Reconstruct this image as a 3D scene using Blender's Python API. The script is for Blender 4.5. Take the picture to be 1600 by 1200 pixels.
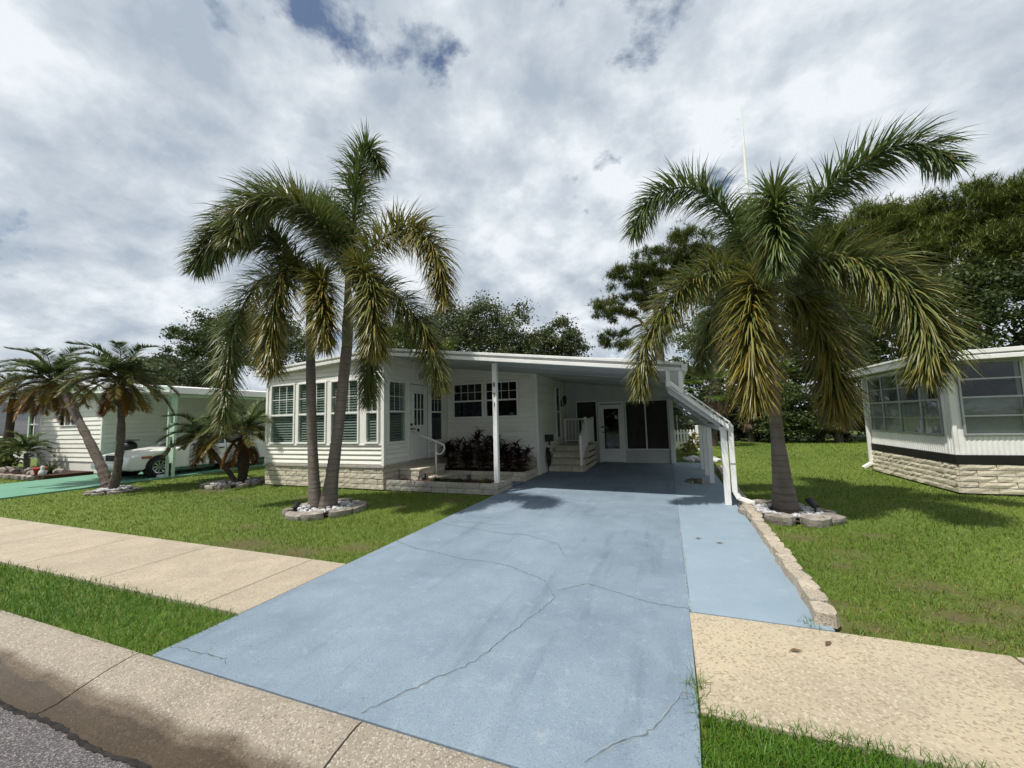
import bpy, bmesh, math, random
import numpy as np
from mathutils import Vector, Matrix

# ------------------------------------------------------------------ camera, sky, sun
for o in list(bpy.data.objects):
    bpy.data.objects.remove(o)
SC = bpy.context.scene
COL = SC.collection
R = math.radians

def make_camera():
    yaw, pitch, roll = R(21), R(5), R(1.5)
    f = Vector((-math.sin(yaw) * math.cos(pitch), math.cos(yaw) * math.cos(pitch), math.sin(pitch)))
    r = Vector((math.cos(yaw), math.sin(yaw), 0))
    u = r.cross(f)
    r2 = r * math.cos(roll) - u * math.sin(roll)
    u2 = r * math.sin(roll) + u * math.cos(roll)
    cd = bpy.data.cameras.new('camera')
    cd.sensor_width = 36.0
    cd.sensor_fit = 'HORIZONTAL'
    cd.lens = 36.0 * 622 / 1600
    cd.clip_start = 0.05
    cd.clip_end = 2000
    co = bpy.data.objects.new('camera', cd)
    m = Matrix((r2, u2, -f)).transposed().to_4x4()
    m.translation = (0, 0, 1.6)
    co.matrix_world = m
    COL.objects.link(co)
    SC.camera = co
make_camera()

SUN_TO = Vector((-0.28, -0.41, 1.0)).normalized()       # direction towards the sun
SUN_STRENGTH = 5.0
CLOUD_STRENGTH = 0.64
EXPOSURE = 0.10

sd = bpy.data.lights.new('sun', 'SUN')
sd.energy = SUN_STRENGTH
sd.angle = R(0.55)
sd.color = (1.0, 0.95, 0.87)
so = bpy.data.objects.new('sun', sd)
so.rotation_euler = SUN_TO.to_track_quat('Z', 'Y').to_euler()
so.location = (-8, -20, 40)
COL.objects.link(so)

SKY_OFF = 4.4
def make_world():
    w = bpy.data.worlds.new('World')
    SC.world = w
    w.use_nodes = True
    nt = w.node_tree
    N, L = nt.nodes, nt.links
    N.clear()
    out = N.new('ShaderNodeOutputWorld')
    sky = N.new('ShaderNodeTexSky')
    sky.sky_type = 'NISHITA'
    sky.sun_disc = False
    sky.sun_elevation = math.asin(SUN_TO.z)
    sky.sun_rotation = math.atan2(SUN_TO.x, SUN_TO.y)
    bsky = N.new('ShaderNodeBackground')
    bsky.inputs['Strength'].default_value = 0.09
    L.new(sky.outputs[0], bsky.inputs['Color'])
    tc = N.new('ShaderNodeTexCoord')
    sep = N.new('ShaderNodeSeparateXYZ')
    L.new(tc.outputs['Generated'], sep.inputs[0])
    def math_(op, a, b=None, clamp=False):
        n = N.new('ShaderNodeMath'); n.operation = op; n.use_clamp = clamp
        for i, v in enumerate((a, b)):
            if v is None: continue
            if isinstance(v, (int, float)): n.inputs[i].default_value = v
            else: L.new(v, n.inputs[i])
        return n.outputs[0]
    z = math_('MAXIMUM', sep.outputs['Z'], 0.0)
    zz = math_('ADD', z, 0.42)
    px = math_('DIVIDE', sep.outputs['X'], zz)
    py = math_('DIVIDE', sep.outputs['Y'], zz)
    cmb = N.new('ShaderNodeCombineXYZ')
    L.new(px, cmb.inputs[0]); L.new(py, cmb.inputs[1])
    cmb.inputs[2].default_value = 3.7
    def noise(scale, detail, rough, dist=0.0, off=0.0):
        mp = N.new('ShaderNodeMapping')
        mp.inputs['Location'].default_value = (off, off * 0.7, off * 1.3)
        L.new(cmb.outputs[0], mp.inputs[0])
        n = N.new('ShaderNodeTexNoise')
        n.inputs['Scale'].default_value = scale
        n.inputs['Detail'].default_value = detail
        n.inputs['Roughness'].default_value = rough
        n.inputs['Distortion'].default_value = dist
        L.new(mp.outputs[0], n.inputs['Vector'])
        return n.outputs['Fac']
    cover = math_('ADD', math_('MULTIPLY', noise(1.4, 3, 0.5, 0.1, SKY_OFF), 0.55),
                  math_('MULTIPLY', noise(5.0, 8, 0.58, 0.15, 5.3), 0.55))
    cr = N.new('ShaderNodeValToRGB')
    cr.color_ramp.elements[0].position = 0.40
    cr.color_ramp.elements[1].position = 0.452
    L.new(cover, cr.inputs[0])
    tone = math_('ADD', math_('MULTIPLY', noise(2.2, 4, 0.55, 0.15, 11.0), 0.45),
                 math_('MULTIPLY', noise(6.5, 8, 0.58, 0.1, 7.7), 0.60))
    ct = N.new('ShaderNodeValToRGB')
    e = ct.color_ramp.elements
    e[0].position = 0.40; e[0].color = (0.66, 0.765, 0.885, 1)
    e[1].position = 0.62; e[1].color = (1.30, 1.37, 1.43, 1)
    m = ct.color_ramp.elements.new(0.505); m.color = (0.92, 1.01, 1.105, 1)
    L.new(tone, ct.inputs[0])
    bcl = N.new('ShaderNodeBackground')
    bcl.inputs['Strength'].default_value = CLOUD_STRENGTH
    L.new(ct.outputs[0], bcl.inputs['Color'])
    mix = N.new('ShaderNodeMixShader')
    fac = math_('MULTIPLY', cr.outputs[0], 0.94)
    fac = math_('ADD', fac, 0.03)
    L.new(fac, mix.inputs[0])
    L.new(bsky.outputs[0], mix.inputs[1])
    L.new(bcl.outputs[0], mix.inputs[2])
    L.new(mix.outputs[0], out.inputs[0])
make_world()

SC.view_settings.view_transform = 'Standard'
SC.view_settings.look = 'None'
SC.view_settings.exposure = EXPOSURE
SC.view_settings.gamma = 1.0
SC.view_settings.use_curve_mapping = False
SC.render.engine = 'CYCLES'
SC.cycles.max_bounces = 8
SC.cycles.transparent_max_bounces = 12
SC.cycles.use_denoising = True

# ------------------------------------------------------------------ helpers
def rng(seed): return random.Random(seed)

MATS = {}
def pm(name, c1, c2=None, scale=8.0, rough=0.6, bump=0.0, bscale=40.0, detail=6, spec=0.4, metal=0.0,
       rand=0.0, speck=None, sscale=120.0, lo=0.35, hi=0.65, attr=None, trans=0.0, wave=None, stain=None, stscale=1.2, stlo=0.5, sthi=0.75):
    """procedural principled material: two colours mixed by noise, optional specks, stains, relief"""
    if name in MATS: return MATS[name]
    m = bpy.data.materials.new(name); m.use_nodes = True
    nt = m.node_tree; N, L = nt.nodes, nt.links
    b = N['Principled BSDF']
    b.inputs['Roughness'].default_value = rough
    b.inputs['Metallic'].default_value = metal
    b.inputs['Specular IOR Level'].default_value = spec
    tc = N.new('ShaderNodeTexCoord')
    vec = tc.outputs['Object']
    if rand:
        oi = N.new('ShaderNodeObjectInfo')
        mp = N.new('ShaderNodeVectorMath'); mp.operation = 'MULTIPLY_ADD'
        cb = N.new('ShaderNodeCombineXYZ')
        for i in range(3): L.new(oi.outputs['Random'], cb.inputs[i])
        L.new(cb.outputs[0], mp.inputs[0]); mp.inputs[1].default_value = (37, 53, 71); L.new(vec, mp.inputs[2])
        vec = mp.outputs[0]
    def nz(s, d, ro=0.6):
        n = N.new('ShaderNodeTexNoise'); n.inputs['Scale'].default_value = s; n.inputs['Detail'].default_value = d
        n.inputs['Roughness'].default_value = ro
        L.new(vec, n.inputs['Vector']); return n.outputs['Fac']
    def ramp(src, a, c):
        r_ = N.new('ShaderNodeMapRange'); r_.inputs['From Min'].default_value = a; r_.inputs['From Max'].default_value = c
        L.new(src, r_.inputs['Value']); return r_.outputs[0]
    def mixc(f, A, B, mode='MIX'):
        x = N.new('ShaderNodeMix'); x.data_type = 'RGBA'; x.blend_type = mode
        for s_, v in ((0, f), (6, A), (7, B)):
            if hasattr(v, 'is_linked'): L.new(v, x.inputs[s_])
            elif isinstance(v, (int, float)): x.inputs[s_].default_value = v
            else: x.inputs[s_].default_value = (*v[:3], 1)
        return x.outputs[2]
    col = None
    if attr:
        a_ = N.new('ShaderNodeAttribute'); a_.attribute_name = attr; col = a_.outputs['Color']
    if c2 is not None:
        col = mixc(ramp(nz(scale, detail), lo, hi), c1, c2)
    elif col is None:
        rgb = N.new('ShaderNodeRGB'); rgb.outputs[0].default_value = (*c1, 1); col = rgb.outputs[0]
    if stain:
        col = mixc(ramp(nz(stscale, 7, 0.65), stlo, sthi), col, stain)
    if speck:
        v_ = N.new('ShaderNodeTexVoronoi'); v_.inputs['Scale'].default_value = sscale; L.new(vec, v_.inputs['Vector'])
        s_ = N.new('ShaderNodeSeparateColor'); L.new(v_.outputs['Color'], s_.inputs[0])
        for k, (sc_, lo_, hi_) in enumerate(speck):
            col = mixc(ramp(s_.outputs[k], lo_, hi_), col, sc_)
    if rand:
        oi2 = N.new('ShaderNodeObjectInfo')
        hv = N.new('ShaderNodeHueSaturation')
        mr = N.new('ShaderNodeMapRange'); mr.inputs['To Min'].default_value = 1 - rand; mr.inputs['To Max'].default_value = 1 + rand
        L.new(oi2.outputs['Random'], mr.inputs['Value']); L.new(mr.outputs[0], hv.inputs['Value']); L.new(col, hv.inputs['Color'])
        col = hv.outputs[0]
    L.new(col, b.inputs['Base Color'])
    if bump:
        bp = N.new('ShaderNodeBump'); bp.inputs['Strength'].default_value = bump; bp.inputs['Distance'].default_value = 0.02
        L.new(nz(bscale, 8, 0.7), bp.inputs['Height']); L.new(bp.outputs[0], b.inputs['Normal'])
    if trans:
        tr = N.new('ShaderNodeBsdfTranslucent'); L.new(col, tr.inputs['Color'])
        ms = N.new('ShaderNodeMixShader'); ms.inputs[0].default_value = trans
        o_ = N['Material Output']
        L.new(b.outputs[0], ms.inputs[1]); L.new(tr.outputs[0], ms.inputs[2]); L.new(ms.outputs[0], o_.inputs[0])
    MATS[name] = m
    return m

def glass_mat(name, tint, fres=1.5, rough=0.02):
    m = bpy.data.materials.new(name); m.use_nodes = True
    nt = m.node_tree; N, L = nt.nodes, nt.links
    N.clear()
    o_ = N.new('ShaderNodeOutputMaterial')
    t = N.new('ShaderNodeBsdfTransparent'); t.inputs[0].default_value = (*tint, 1)
    g = N.new('ShaderNodeBsdfGlossy'); g.inputs['Roughness'].default_value = rough; g.inputs['Color'].default_value = (0.9, 0.95, 1, 1)
    f = N.new('ShaderNodeFresnel'); f.inputs['IOR'].default_value = fres
    # slight waviness of old panes
    tc = N.new('ShaderNodeTexCoord'); n = N.new('ShaderNodeTexNoise'); n.inputs['Scale'].default_value = 2.5
    L.new(tc.outputs['Object'], n.inputs['Vector'])
    bp = N.new('ShaderNodeBump'); bp.inputs['Strength'].default_value = 0.08; bp.inputs['Distance'].default_value = 0.05
    L.new(n.outputs['Fac'], bp.inputs['Height']); L.new(bp.outputs[0], g.inputs['Normal'])
    ms = N.new('ShaderNodeMixShader')
    ge = N.new('ShaderNodeNewGeometry'); iv = N.new('ShaderNodeMath'); iv.operation = 'SUBTRACT'; iv.inputs[0].default_value = 1.0
    mu = N.new('ShaderNodeMath'); mu.operation = 'MULTIPLY'
    L.new(ge.outputs['Backfacing'], iv.inputs[1]); L.new(iv.outputs[0], mu.inputs[0]); L.new(f.outputs[0], mu.inputs[1])   # only the outer face of a pane reflects
    L.new(mu.outputs[0], ms.inputs[0]); L.new(t.outputs[0], ms.inputs[1]); L.new(g.outputs[0], ms.inputs[2]); L.new(ms.outputs[0], o_.inputs[0])
    return m

class MB:
    """collects shapes into one mesh"""
    def __init__(s): s.v = []; s.f = []
    def add(s, vs, fs):
        k = len(s.v); s.v += [tuple(p) for p in vs]; s.f += [tuple(i + k for i in f) for f in fs]; return s
    def box(s, x0, x1, y0, y1, z0, z1):
        v = [(x0,y0,z0),(x1,y0,z0),(x1,y1,z0),(x0,y1,z0),(x0,y0,z1),(x1,y0,z1),(x1,y1,z1),(x0,y1,z1)]
        return s.add(v, [(0,3,2,1),(4,5,6,7),(0,1,5,4),(1,2,6,5),(2,3,7,6),(3,0,4,7)])
    def prism(s, poly, axis, a, b):
        """poly in the two other axes (order x,y,z without axis), extruded from a to b"""
        def mk(p, t):
            q = list(p); q.insert(axis, t); return tuple(q)
        n = len(poly)
        v = [mk(p, a) for p in poly] + [mk(p, b) for p in poly]
        fs = [tuple(range(n)), tuple(range(2*n-1, n-1, -1))] + [(i, i+n, (i+1) % n + n, (i+1) % n) for i in range(n)]
        return s.add(v, fs)
    def bar(s, p, q, w, h=None, up=(0,0,1)):
        h = h or w; p = Vector(p); q = Vector(q); d = (q-p).normalized(); u = Vector(up)
        if abs(d.dot(u)) > 0.98: u = Vector((0,1,0))
        a = d.cross(u).normalized(); c = a.cross(d)
        v = []
        for e in (p, q):
            for i, j in ((-1,-1),(1,-1),(1,1),(-1,1)): v.append(e + a*(w/2*i) + c*(h/2*j))
        return s.add(v, [(0,3,2,1),(4,5,6,7),(0,1,5,4),(1,2,6,5),(2,3,7,6),(3,0,4,7)])
    def tube(s, pts, rads, n=8, cap=True):
        pts = [Vector(p) for p in pts]
        if not hasattr(rads, '__len__'): rads = [rads]*len(pts)
        ring = []; vs = []; ref = None
        for i, p in enumerate(pts):
            d = (pts[min(i+1, len(pts)-1)] - pts[max(i-1, 0)]).normalized()
            if ref is None:
                ref = Vector((1,0,0)) if abs(d.x) < 0.9 else Vector((0,1,0))
            a = (ref - d*ref.dot(d)).normalized(); ref = a; c = d.cross(a)
            for k in range(n):
                t = 2*math.pi*k/n; vs.append(p + (a*math.cos(t) + c*math.sin(t))*rads[i])
        fs = []
        for i in range(len(pts)-1):
            for k in range(n): fs.append((i*n+k, i*n+(k+1) % n, (i+1)*n+(k+1) % n, (i+1)*n+k))
        if cap: fs.append(tuple(range(n-1, -1, -1))); fs.append(tuple(range((len(pts)-1)*n, len(pts)*n)))
        return s.add(vs, fs)
    def lathe(s, prof, c=(0,0,0), axis='z', n=20):
        vs = []; fs = []
        for r_, h in prof:
            for k in range(n):
                t = 2*math.pi*k/n
                a, b_ = r_*math.cos(t), r_*math.sin(t)
                p = (a, b_, h) if axis == 'z' else ((h, a, b_) if axis == 'x' else (b_, h, a))
                vs.append((p[0]+c[0], p[1]+c[1], p[2]+c[2]))
        for i in range(len(prof)-1):
            for k in range(n): fs.append((i*n+k, i*n+(k+1) % n, (i+1)*n+(k+1) % n, (i+1)*n+k))
        return s.add(vs, fs)
    def mesh(s, name, mat, smooth=False):
        me = bpy.data.meshes.new(name); me.from_pydata(s.v, [], s.f)
        bm = bmesh.new(); bm.from_mesh(me); bmesh.ops.recalc_face_normals(bm, faces=bm.faces); bm.to_mesh(me); bm.free()
        if mat: me.materials.append(mat)
        if smooth: me.polygons.foreach_set('use_smooth', [True]*len(me.polygons))
        return me
    def build(s, name, mat, parent=None, smooth=False, loc=None, bevel=0):
        return link(name, s.mesh(name, mat, smooth), parent, loc, bevel)

def link(name, me, parent=None, loc=None, bevel=0):
    o = bpy.data.objects.new(name, me); COL.objects.link(o)
    if loc is not None: o.location = loc
    if parent is not None:
        o.parent = parent
        if parent.type == 'EMPTY' and not parent.get('_local'):
            o.matrix_parent_inverse = Matrix.Translation(-parent.location)
    if bevel:
        b = o.modifiers.new('edge', 'BEVEL'); b.width = bevel; b.segments = 2; b.limit_method = 'ANGLE'; b.angle_limit = R(35)
    return o

def tag(o, label=None, cat=None, group=None, kind=None):
    if label: o['label'] = label
    if cat: o['category'] = cat
    if group: o['group'] = group
    if kind: o['kind'] = kind
    return o

def thing(name, label, cat, loc=(0,0,0), group=None, local=False, rz=0, kind=None):
    o = bpy.data.objects.new(name, None); COL.objects.link(o)
    o.location = loc; o.rotation_euler = (0,0,rz); o.empty_display_size = 0.2
    if local: o['_local'] = 1
    return tag(o, label, cat, group, kind)

def copy_thing(o, loc, rz=None, label=None, scale=None):
    c = o.copy(); COL.objects.link(c); c.location = loc
    if rz is not None: c.rotation_euler = (0,0,rz)
    if scale is not None: c.scale = (scale,)*3
    if label: c['label'] = label
    for ch in list(o.children):
        d = ch.copy(); COL.objects.link(d); d.parent = c
        for g in list(ch.children):
            e = g.copy(); COL.objects.link(e); e.parent = d
    return c

def np_mesh(name, V, F, mat, col=None, smooth=False):
    """V (n,3), F (m,k) all the same k"""
    me = bpy.data.meshes.new(name)
    V = np.asarray(V, np.float32); F = np.asarray(F, np.int32)
    me.vertices.add(len(V)); me.vertices.foreach_set('co', V.ravel())
    k = F.shape[1]
    me.loops.add(F.size); me.loops.foreach_set('vertex_index', F.ravel())
    me.polygons.add(len(F))
    me.polygons.foreach_set('loop_start', np.arange(0, F.size, k, dtype=np.int32))
    me.polygons.foreach_set('loop_total', np.full(len(F), k, np.int32))
    if smooth: me.polygons.foreach_set('use_smooth', np.ones(len(F), bool))
    me.update(calc_edges=True)
    if col is not None:
        a = me.color_attributes.new('tint', 'FLOAT_COLOR', 'POINT')
        c4 = np.ones((len(V), 4), np.float32); c4[:, :3] = col
        a.data.foreach_set('color', c4.ravel())
    me.materials.append(mat)
    return me

def unit(a): return a / np.maximum(np.linalg.norm(a, axis=-1, keepdims=True), 1e-9)

# ------------------------------------------------------------------ materials
M_white = pm('white_painted_metal', (0.80,0.80,0.78), (0.72,0.72,0.70), 3, 0.42, 0.03, 30, stain=(0.58,0.57,0.53), stscale=2.2, stlo=0.56, sthi=0.82)
M_vinyl = pm('white_vinyl_siding', (0.79,0.78,0.72), (0.74,0.73,0.67), 2.5, 0.5, 0.05, 60, rand=0.04, stain=(0.62,0.60,0.52), stscale=1.1, stlo=0.52, sthi=0.8)
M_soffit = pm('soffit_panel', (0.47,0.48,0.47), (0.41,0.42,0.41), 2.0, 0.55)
M_trim = pm('white_trim', (0.80,0.80,0.77), (0.74,0.74,0.71), 4, 0.45)
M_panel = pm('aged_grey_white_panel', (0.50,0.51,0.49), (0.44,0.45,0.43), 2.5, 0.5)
M_door = pm('white_door_paint', (0.78,0.78,0.76), (0.72,0.72,0.70), 4, 0.4)
M_brickw = pm('whitewashed_slump_brick', (0.62,0.57,0.46), (0.50,0.45,0.36), 9, 0.85, 0.9, 55, rand=0.10, stain=(0.36,0.33,0.27), stscale=14, stlo=0.58, sthi=0.8)
M_brickg = pm('grey_cast_block', (0.42,0.40,0.35), (0.33,0.31,0.27), 12, 0.9, 0.9, 60, rand=0.12, stain=(0.22,0.21,0.18), stscale=9, stlo=0.55, sthi=0.8)
M_mortar = pm('mortar', (0.20,0.18,0.15), (0.13,0.12,0.10), 20, 0.95, 0.5, 80)
M_stone = pm('buff_ledge_stone', (0.70,0.63,0.50), (0.58,0.52,0.41), 10, 0.85, 1.0, 40, rand=0.12, stain=(0.34,0.30,0.23), stscale=12, stlo=0.58, sthi=0.8)
M_dark = pm('dark_interior', (0.045,0.045,0.045), None, 2, 0.9)
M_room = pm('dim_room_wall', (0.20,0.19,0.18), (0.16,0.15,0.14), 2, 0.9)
M_black = pm('black_metal', (0.014,0.014,0.015), (0.022,0.022,0.024), 8, 0.45)
M_band = pm('black_band_paint', (0.010,0.010,0.012), (0.016,0.016,0.012), 4, 0.6, spec=0.2)
M_rubber = pm('black_rubber', (0.013,0.013,0.013), None, 8, 0.7)
M_chrome = pm('bright_metal', (0.62,0.62,0.63), None, 5, 0.22, metal=1.0)
M_alum = pm('aluminium_frame', (0.40,0.41,0.42), (0.34,0.35,0.36), 6, 0.4, metal=0.6)
M_mint = pm('mint_green_paint', (0.46,0.61,0.49), (0.40,0.55,0.43), 5, 0.5)
M_blind = pm('pale_blind_slat', (0.23,0.265,0.245), None, 5, 0.5)
M_curtain = pm('pale_curtain', (0.36,0.36,0.35), (0.30,0.30,0.29), 3, 0.8)
M_glassg = glass_mat('green_tinted_glass', (0.86,0.90,0.88), 1.5)
M_glass = glass_mat('clear_window_glass', (0.82,0.85,0.85), 1.5)
M_glassd = glass_mat('dark_window_glass', (0.30,0.33,0.35), 1.55)
M_carpaint = pm('white_car_paint', (0.74,0.74,0.72), None, 5, 0.2, spec=0.6)
M_number = pm('black_number', (0.01,0.01,0.01), None, 5, 0.5)

def screen_mat():
    m = bpy.data.materials.new('insect_screen'); m.use_nodes = True
    nt = m.node_tree; N, L = nt.nodes, nt.links
    N.clear(); o_ = N.new('ShaderNodeOutputMaterial')
    t = N.new('ShaderNodeBsdfTransparent'); d = N.new('ShaderNodeBsdfDiffuse'); d.inputs[0].default_value = (0.075,0.07,0.066,1)
    ms = N.new('ShaderNodeMixShader')
    n = N.new('ShaderNodeTexNoise'); n.inputs['Scale'].default_value = 3
    mr = N.new('ShaderNodeMapRange'); mr.inputs['To Min'].default_value = 0.5; mr.inputs['To Max'].default_value = 0.62
    L.new(n.outputs['Fac'], mr.inputs['Value']); L.new(mr.outputs[0], ms.inputs[0])
    L.new(t.outputs[0], ms.inputs[1]); L.new(d.outputs[0], ms.inputs[2]); L.new(ms.outputs[0], o_.inputs[0])
    return m
M_screen = screen_mat()

M_soil = pm('lawn_soil', None, None, attr='tint', rough=0.95, bump=0.6, bscale=30)
M_grass = pm('grass_blade', None, None, attr='tint', rough=0.5, spec=0.3, trans=0.3)
M_frond = pm('palm_leaflet', None, None, attr='tint', rough=0.42, spec=0.42, trans=0.22)
M_leaf = pm('tree_leaf', None, None, attr='tint', rough=0.5, spec=0.3, trans=0.2)
M_ti = pm('maroon_leaf', None, None, attr='tint', rough=0.4, spec=0.4, trans=0.1)
M_bark = pm('grey_bark', (0.12,0.098,0.08), (0.065,0.055,0.046), 12, 0.9, 0.9, 30)
M_palmbark = pm('ringed_palm_bark', None, None, attr='tint', rough=0.85, bump=0.5, bscale=28)
M_fibre = pm('fibrous_palm_trunk', (0.085,0.06,0.045), (0.035,0.027,0.015), 25, 0.95, 1.0, 35)
M_shaft = pm('green_crownshaft', (0.13,0.15,0.075), (0.19,0.18,0.10), 6, 0.5, 0.2, 20)
M_mulch = pm('red_brown_mulch', (0.075,0.035,0.015), (0.03,0.016,0.011), 40, 0.95, 1.0, 60)
M_slabstone = pm('flat_grey_stone', (0.34,0.31,0.27), (0.17,0.15,0.13), 7, 0.88, 1.0, 22, rand=0.2, stain=(0.10,0.085,0.075), stscale=9, stlo=0.56, sthi=0.7)
M_pebble = pm('white_pebble', (0.50,0.50,0.50), (0.36,0.36,0.37), 12, 0.75, 0.4, 30, rand=0.32)
M_rock = pm('garden_rock', (0.38,0.33,0.28), (0.25,0.22,0.20), 7, 0.9, 0.8, 18, rand=0.25)

def drive_mat():
    """worn blue paint on concrete"""
    m = pm('blue_driveway_paint', (0.178,0.234,0.293), (0.222,0.282,0.342), 2.2, 0.66, 0.5, 110, detail=10, lo=0.32, hi=0.68,
           speck=[((0.245,0.308,0.365), 0.86, 1.0), ((0.150,0.200,0.255), 0.84, 1.0)], sscale=150, stain=(0.262,0.322,0.375), stscale=5.5, stlo=0.54, sthi=0.80, spec=0.3)
    nt = m.node_tree; N, L = nt.nodes, nt.links
    b = N['Principled BSDF']; src = b.inputs['Base Color'].links[0].from_socket
    tc = N.new('ShaderNodeTexCoord')
    def layer(src, scl, loc, nscale, detail, lo, hi, colour, mode, amt):
        mp = N.new('ShaderNodeMapping'); mp.inputs['Scale'].default_value = scl; mp.inputs['Location'].default_value = loc
        L.new(tc.outputs['Object'], mp.inputs[0])
        n = N.new('ShaderNodeTexNoise'); n.inputs['Scale'].default_value = nscale; n.inputs['Detail'].default_value = detail; n.inputs['Roughness'].default_value = 0.65
        L.new(mp.outputs[0], n.inputs['Vector'])
        r_ = N.new('ShaderNodeMapRange'); r_.inputs['From Min'].default_value = lo; r_.inputs['From Max'].default_value = hi; r_.inputs['To Max'].default_value = amt
        L.new(n.outputs['Fac'], r_.inputs['Value'])
        x = N.new('ShaderNodeMix'); x.data_type = 'RGBA'; x.blend_type = mode
        L.new(r_.outputs[0], x.inputs[0]); L.new(src, x.inputs[6]); x.inputs[7].default_value = (*colour, 1)
        return x.outputs[2]
    src = layer(src, (1,1,1), (3,1,0), 0.55, 3, 0.40, 0.65, (0.78,0.80,0.82), 'MULTIPLY', 1.0)      # broad uneven fading
    src = layer(src, (2.2,0.22,1), (0,5,0), 2.2, 8, 0.54, 0.72, (0.70,0.72,0.74), 'MULTIPLY', 0.8)   # tyre-wise grime streaks
    src = layer(src, (1,1,1), (9,2,0), 7.0, 9, 0.60, 0.72, (0.31,0.345,0.37), 'MIX', 0.65)             # chalky scuffs
    src = layer(src, (1,1,1), (1,8,0), 16.0, 6, 0.66, 0.74, (0.42,0.43,0.42), 'MULTIPLY', 0.8)        # small dark spots
    L.new(src, b.inputs['Base Color'])
    return m
M_drive = drive_mat()
M_drive2 = pm('blue_strip_paint', (0.205,0.272,0.335), (0.235,0.303,0.365), 1.6, 0.64, 0.4, 110, detail=8,
              stain=(0.275,0.342,0.40), stscale=4.0, stlo=0.54, sthi=0.8, spec=0.3)
M_carportfloor = M_drive
M_teal = pm('teal_driveway_paint', (0.105,0.25,0.175), (0.125,0.285,0.20), 1.2, 0.6, 0.2, 50)
M_walk = pm('sidewalk_concrete', (0.415,0.355,0.270), (0.335,0.288,0.220), 2.6, 0.88, 0.6, 120, detail=10,
            speck=[((0.46,0.40,0.31), 0.7, 1.0), ((0.27,0.225,0.165), 0.84, 0.9)], sscale=110, stain=(0.275,0.235,0.180), stscale=1.4, stlo=0.50, sthi=0.8, rand=0.03)
M_walk2 = pm('worn_beige_sidewalk', (0.450,0.382,0.265), (0.385,0.332,0.245), 1.6, 0.88, 0.6, 110, detail=9,
             speck=[((0.285,0.238,0.165), 0.76, 0.82), ((0.49,0.43,0.33), 0.75, 1.0)], sscale=80, stain=(0.320,0.270,0.200), stscale=1.0, stlo=0.44, sthi=0.72, rand=0.03)
M_asphalt = pm('grey_asphalt', (0.13,0.12,0.125), (0.095,0.09,0.092), 6, 0.9, 0.9, 110,
               speck=[((0.30,0.28,0.28), 0.72, 0.80), ((0.05,0.05,0.05), 0.8, 0.86)], sscale=170)
M_crack = pm('pale_crack_filler', (0.245,0.295,0.34), (0.18,0.225,0.265), 14, 0.8, 0.5, 60)
M_crackd = pm('dark_crack', (0.075,0.095,0.115), (0.13,0.165,0.195), 18, 0.9, spec=0.1)
M_tar = pm('black_tar', (0.016,0.015,0.015), (0.035,0.032,0.03), 20, 0.9, spec=0.1)
M_joint = pm('dark_joint', (0.045,0.04,0.034), (0.09,0.075,0.06), 20, 0.95)

def gutter_mat():
    m = pm('exposed_aggregate_gutter', (0.355,0.308,0.245), (0.285,0.248,0.198), 3.0, 0.85, 0.8, 120,
           speck=[((0.47,0.43,0.36), 0.80, 0.88), ((0.20,0.17,0.135), 0.84, 0.95)], sscale=125)
    nt = m.node_tree; N, L = nt.nodes, nt.links
    b = N['Principled BSDF']
    src = b.inputs['Base Color'].links[0].from_socket
    tc = N.new('ShaderNodeTexCoord'); sp = N.new('ShaderNodeSeparateXYZ'); L.new(tc.outputs['Object'], sp.inputs[0])
    n = N.new('ShaderNodeTexNoise'); n.inputs['Scale'].default_value = 1.7; n.inputs['Detail'].default_value = 5
    L.new(tc.outputs['Object'], n.inputs['Vector'])
    # water lies along the flow line: wet where height (z) plus wobble is low
    a = N.new('ShaderNodeMath'); a.operation = 'MULTIPLY_ADD'; a.inputs[1].default_value = 0.075; L.new(n.outputs['Fac'], a.inputs[0]); L.new(sp.outputs['Z'], a.inputs[2])
    mr = N.new('ShaderNodeMapRange'); mr.inputs['From Min'].default_value = -0.004; mr.inputs['From Max'].default_value = -0.020
    L.new(a.outputs[0], mr.inputs['Value'])
    mr2 = N.new('ShaderNodeMapRange'); mr2.inputs['From Min'].default_value = -0.026; mr2.inputs['From Max'].default_value = -0.034
    L.new(a.outputs[0], mr2.inputs['Value'])
    mx = N.new('ShaderNodeMix'); mx.data_type = 'RGBA'; mx.blend_type = 'MULTIPLY'; L.new(src, mx.inputs[6]); mx.inputs[7].default_value = (0.42,0.38,0.34,1)
    L.new(mr.outputs[0], mx.inputs[0])
    mx2 = N.new('ShaderNodeMix'); mx2.data_type = 'RGBA'; mx2.blend_type = 'MULTIPLY'; L.new(mx.outputs[2], mx2.inputs[6]); mx2.inputs[7].default_value = (0.56,0.51,0.45,1)
    L.new(mr2.outputs[0], mx2.inputs[0])
    L.new(mx2.outputs[2], b.inputs['Base Color'])
    rr = N.new('ShaderNodeMapRange'); rr.inputs['To Min'].default_value = 0.85; rr.inputs['To Max'].default_value = 0.22; L.new(mr2.outputs[0], rr.inputs['Value'])
    L.new(rr.outputs[0], b.inputs['Roughness'])
    return m
M_gutter = gutter_mat()

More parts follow.
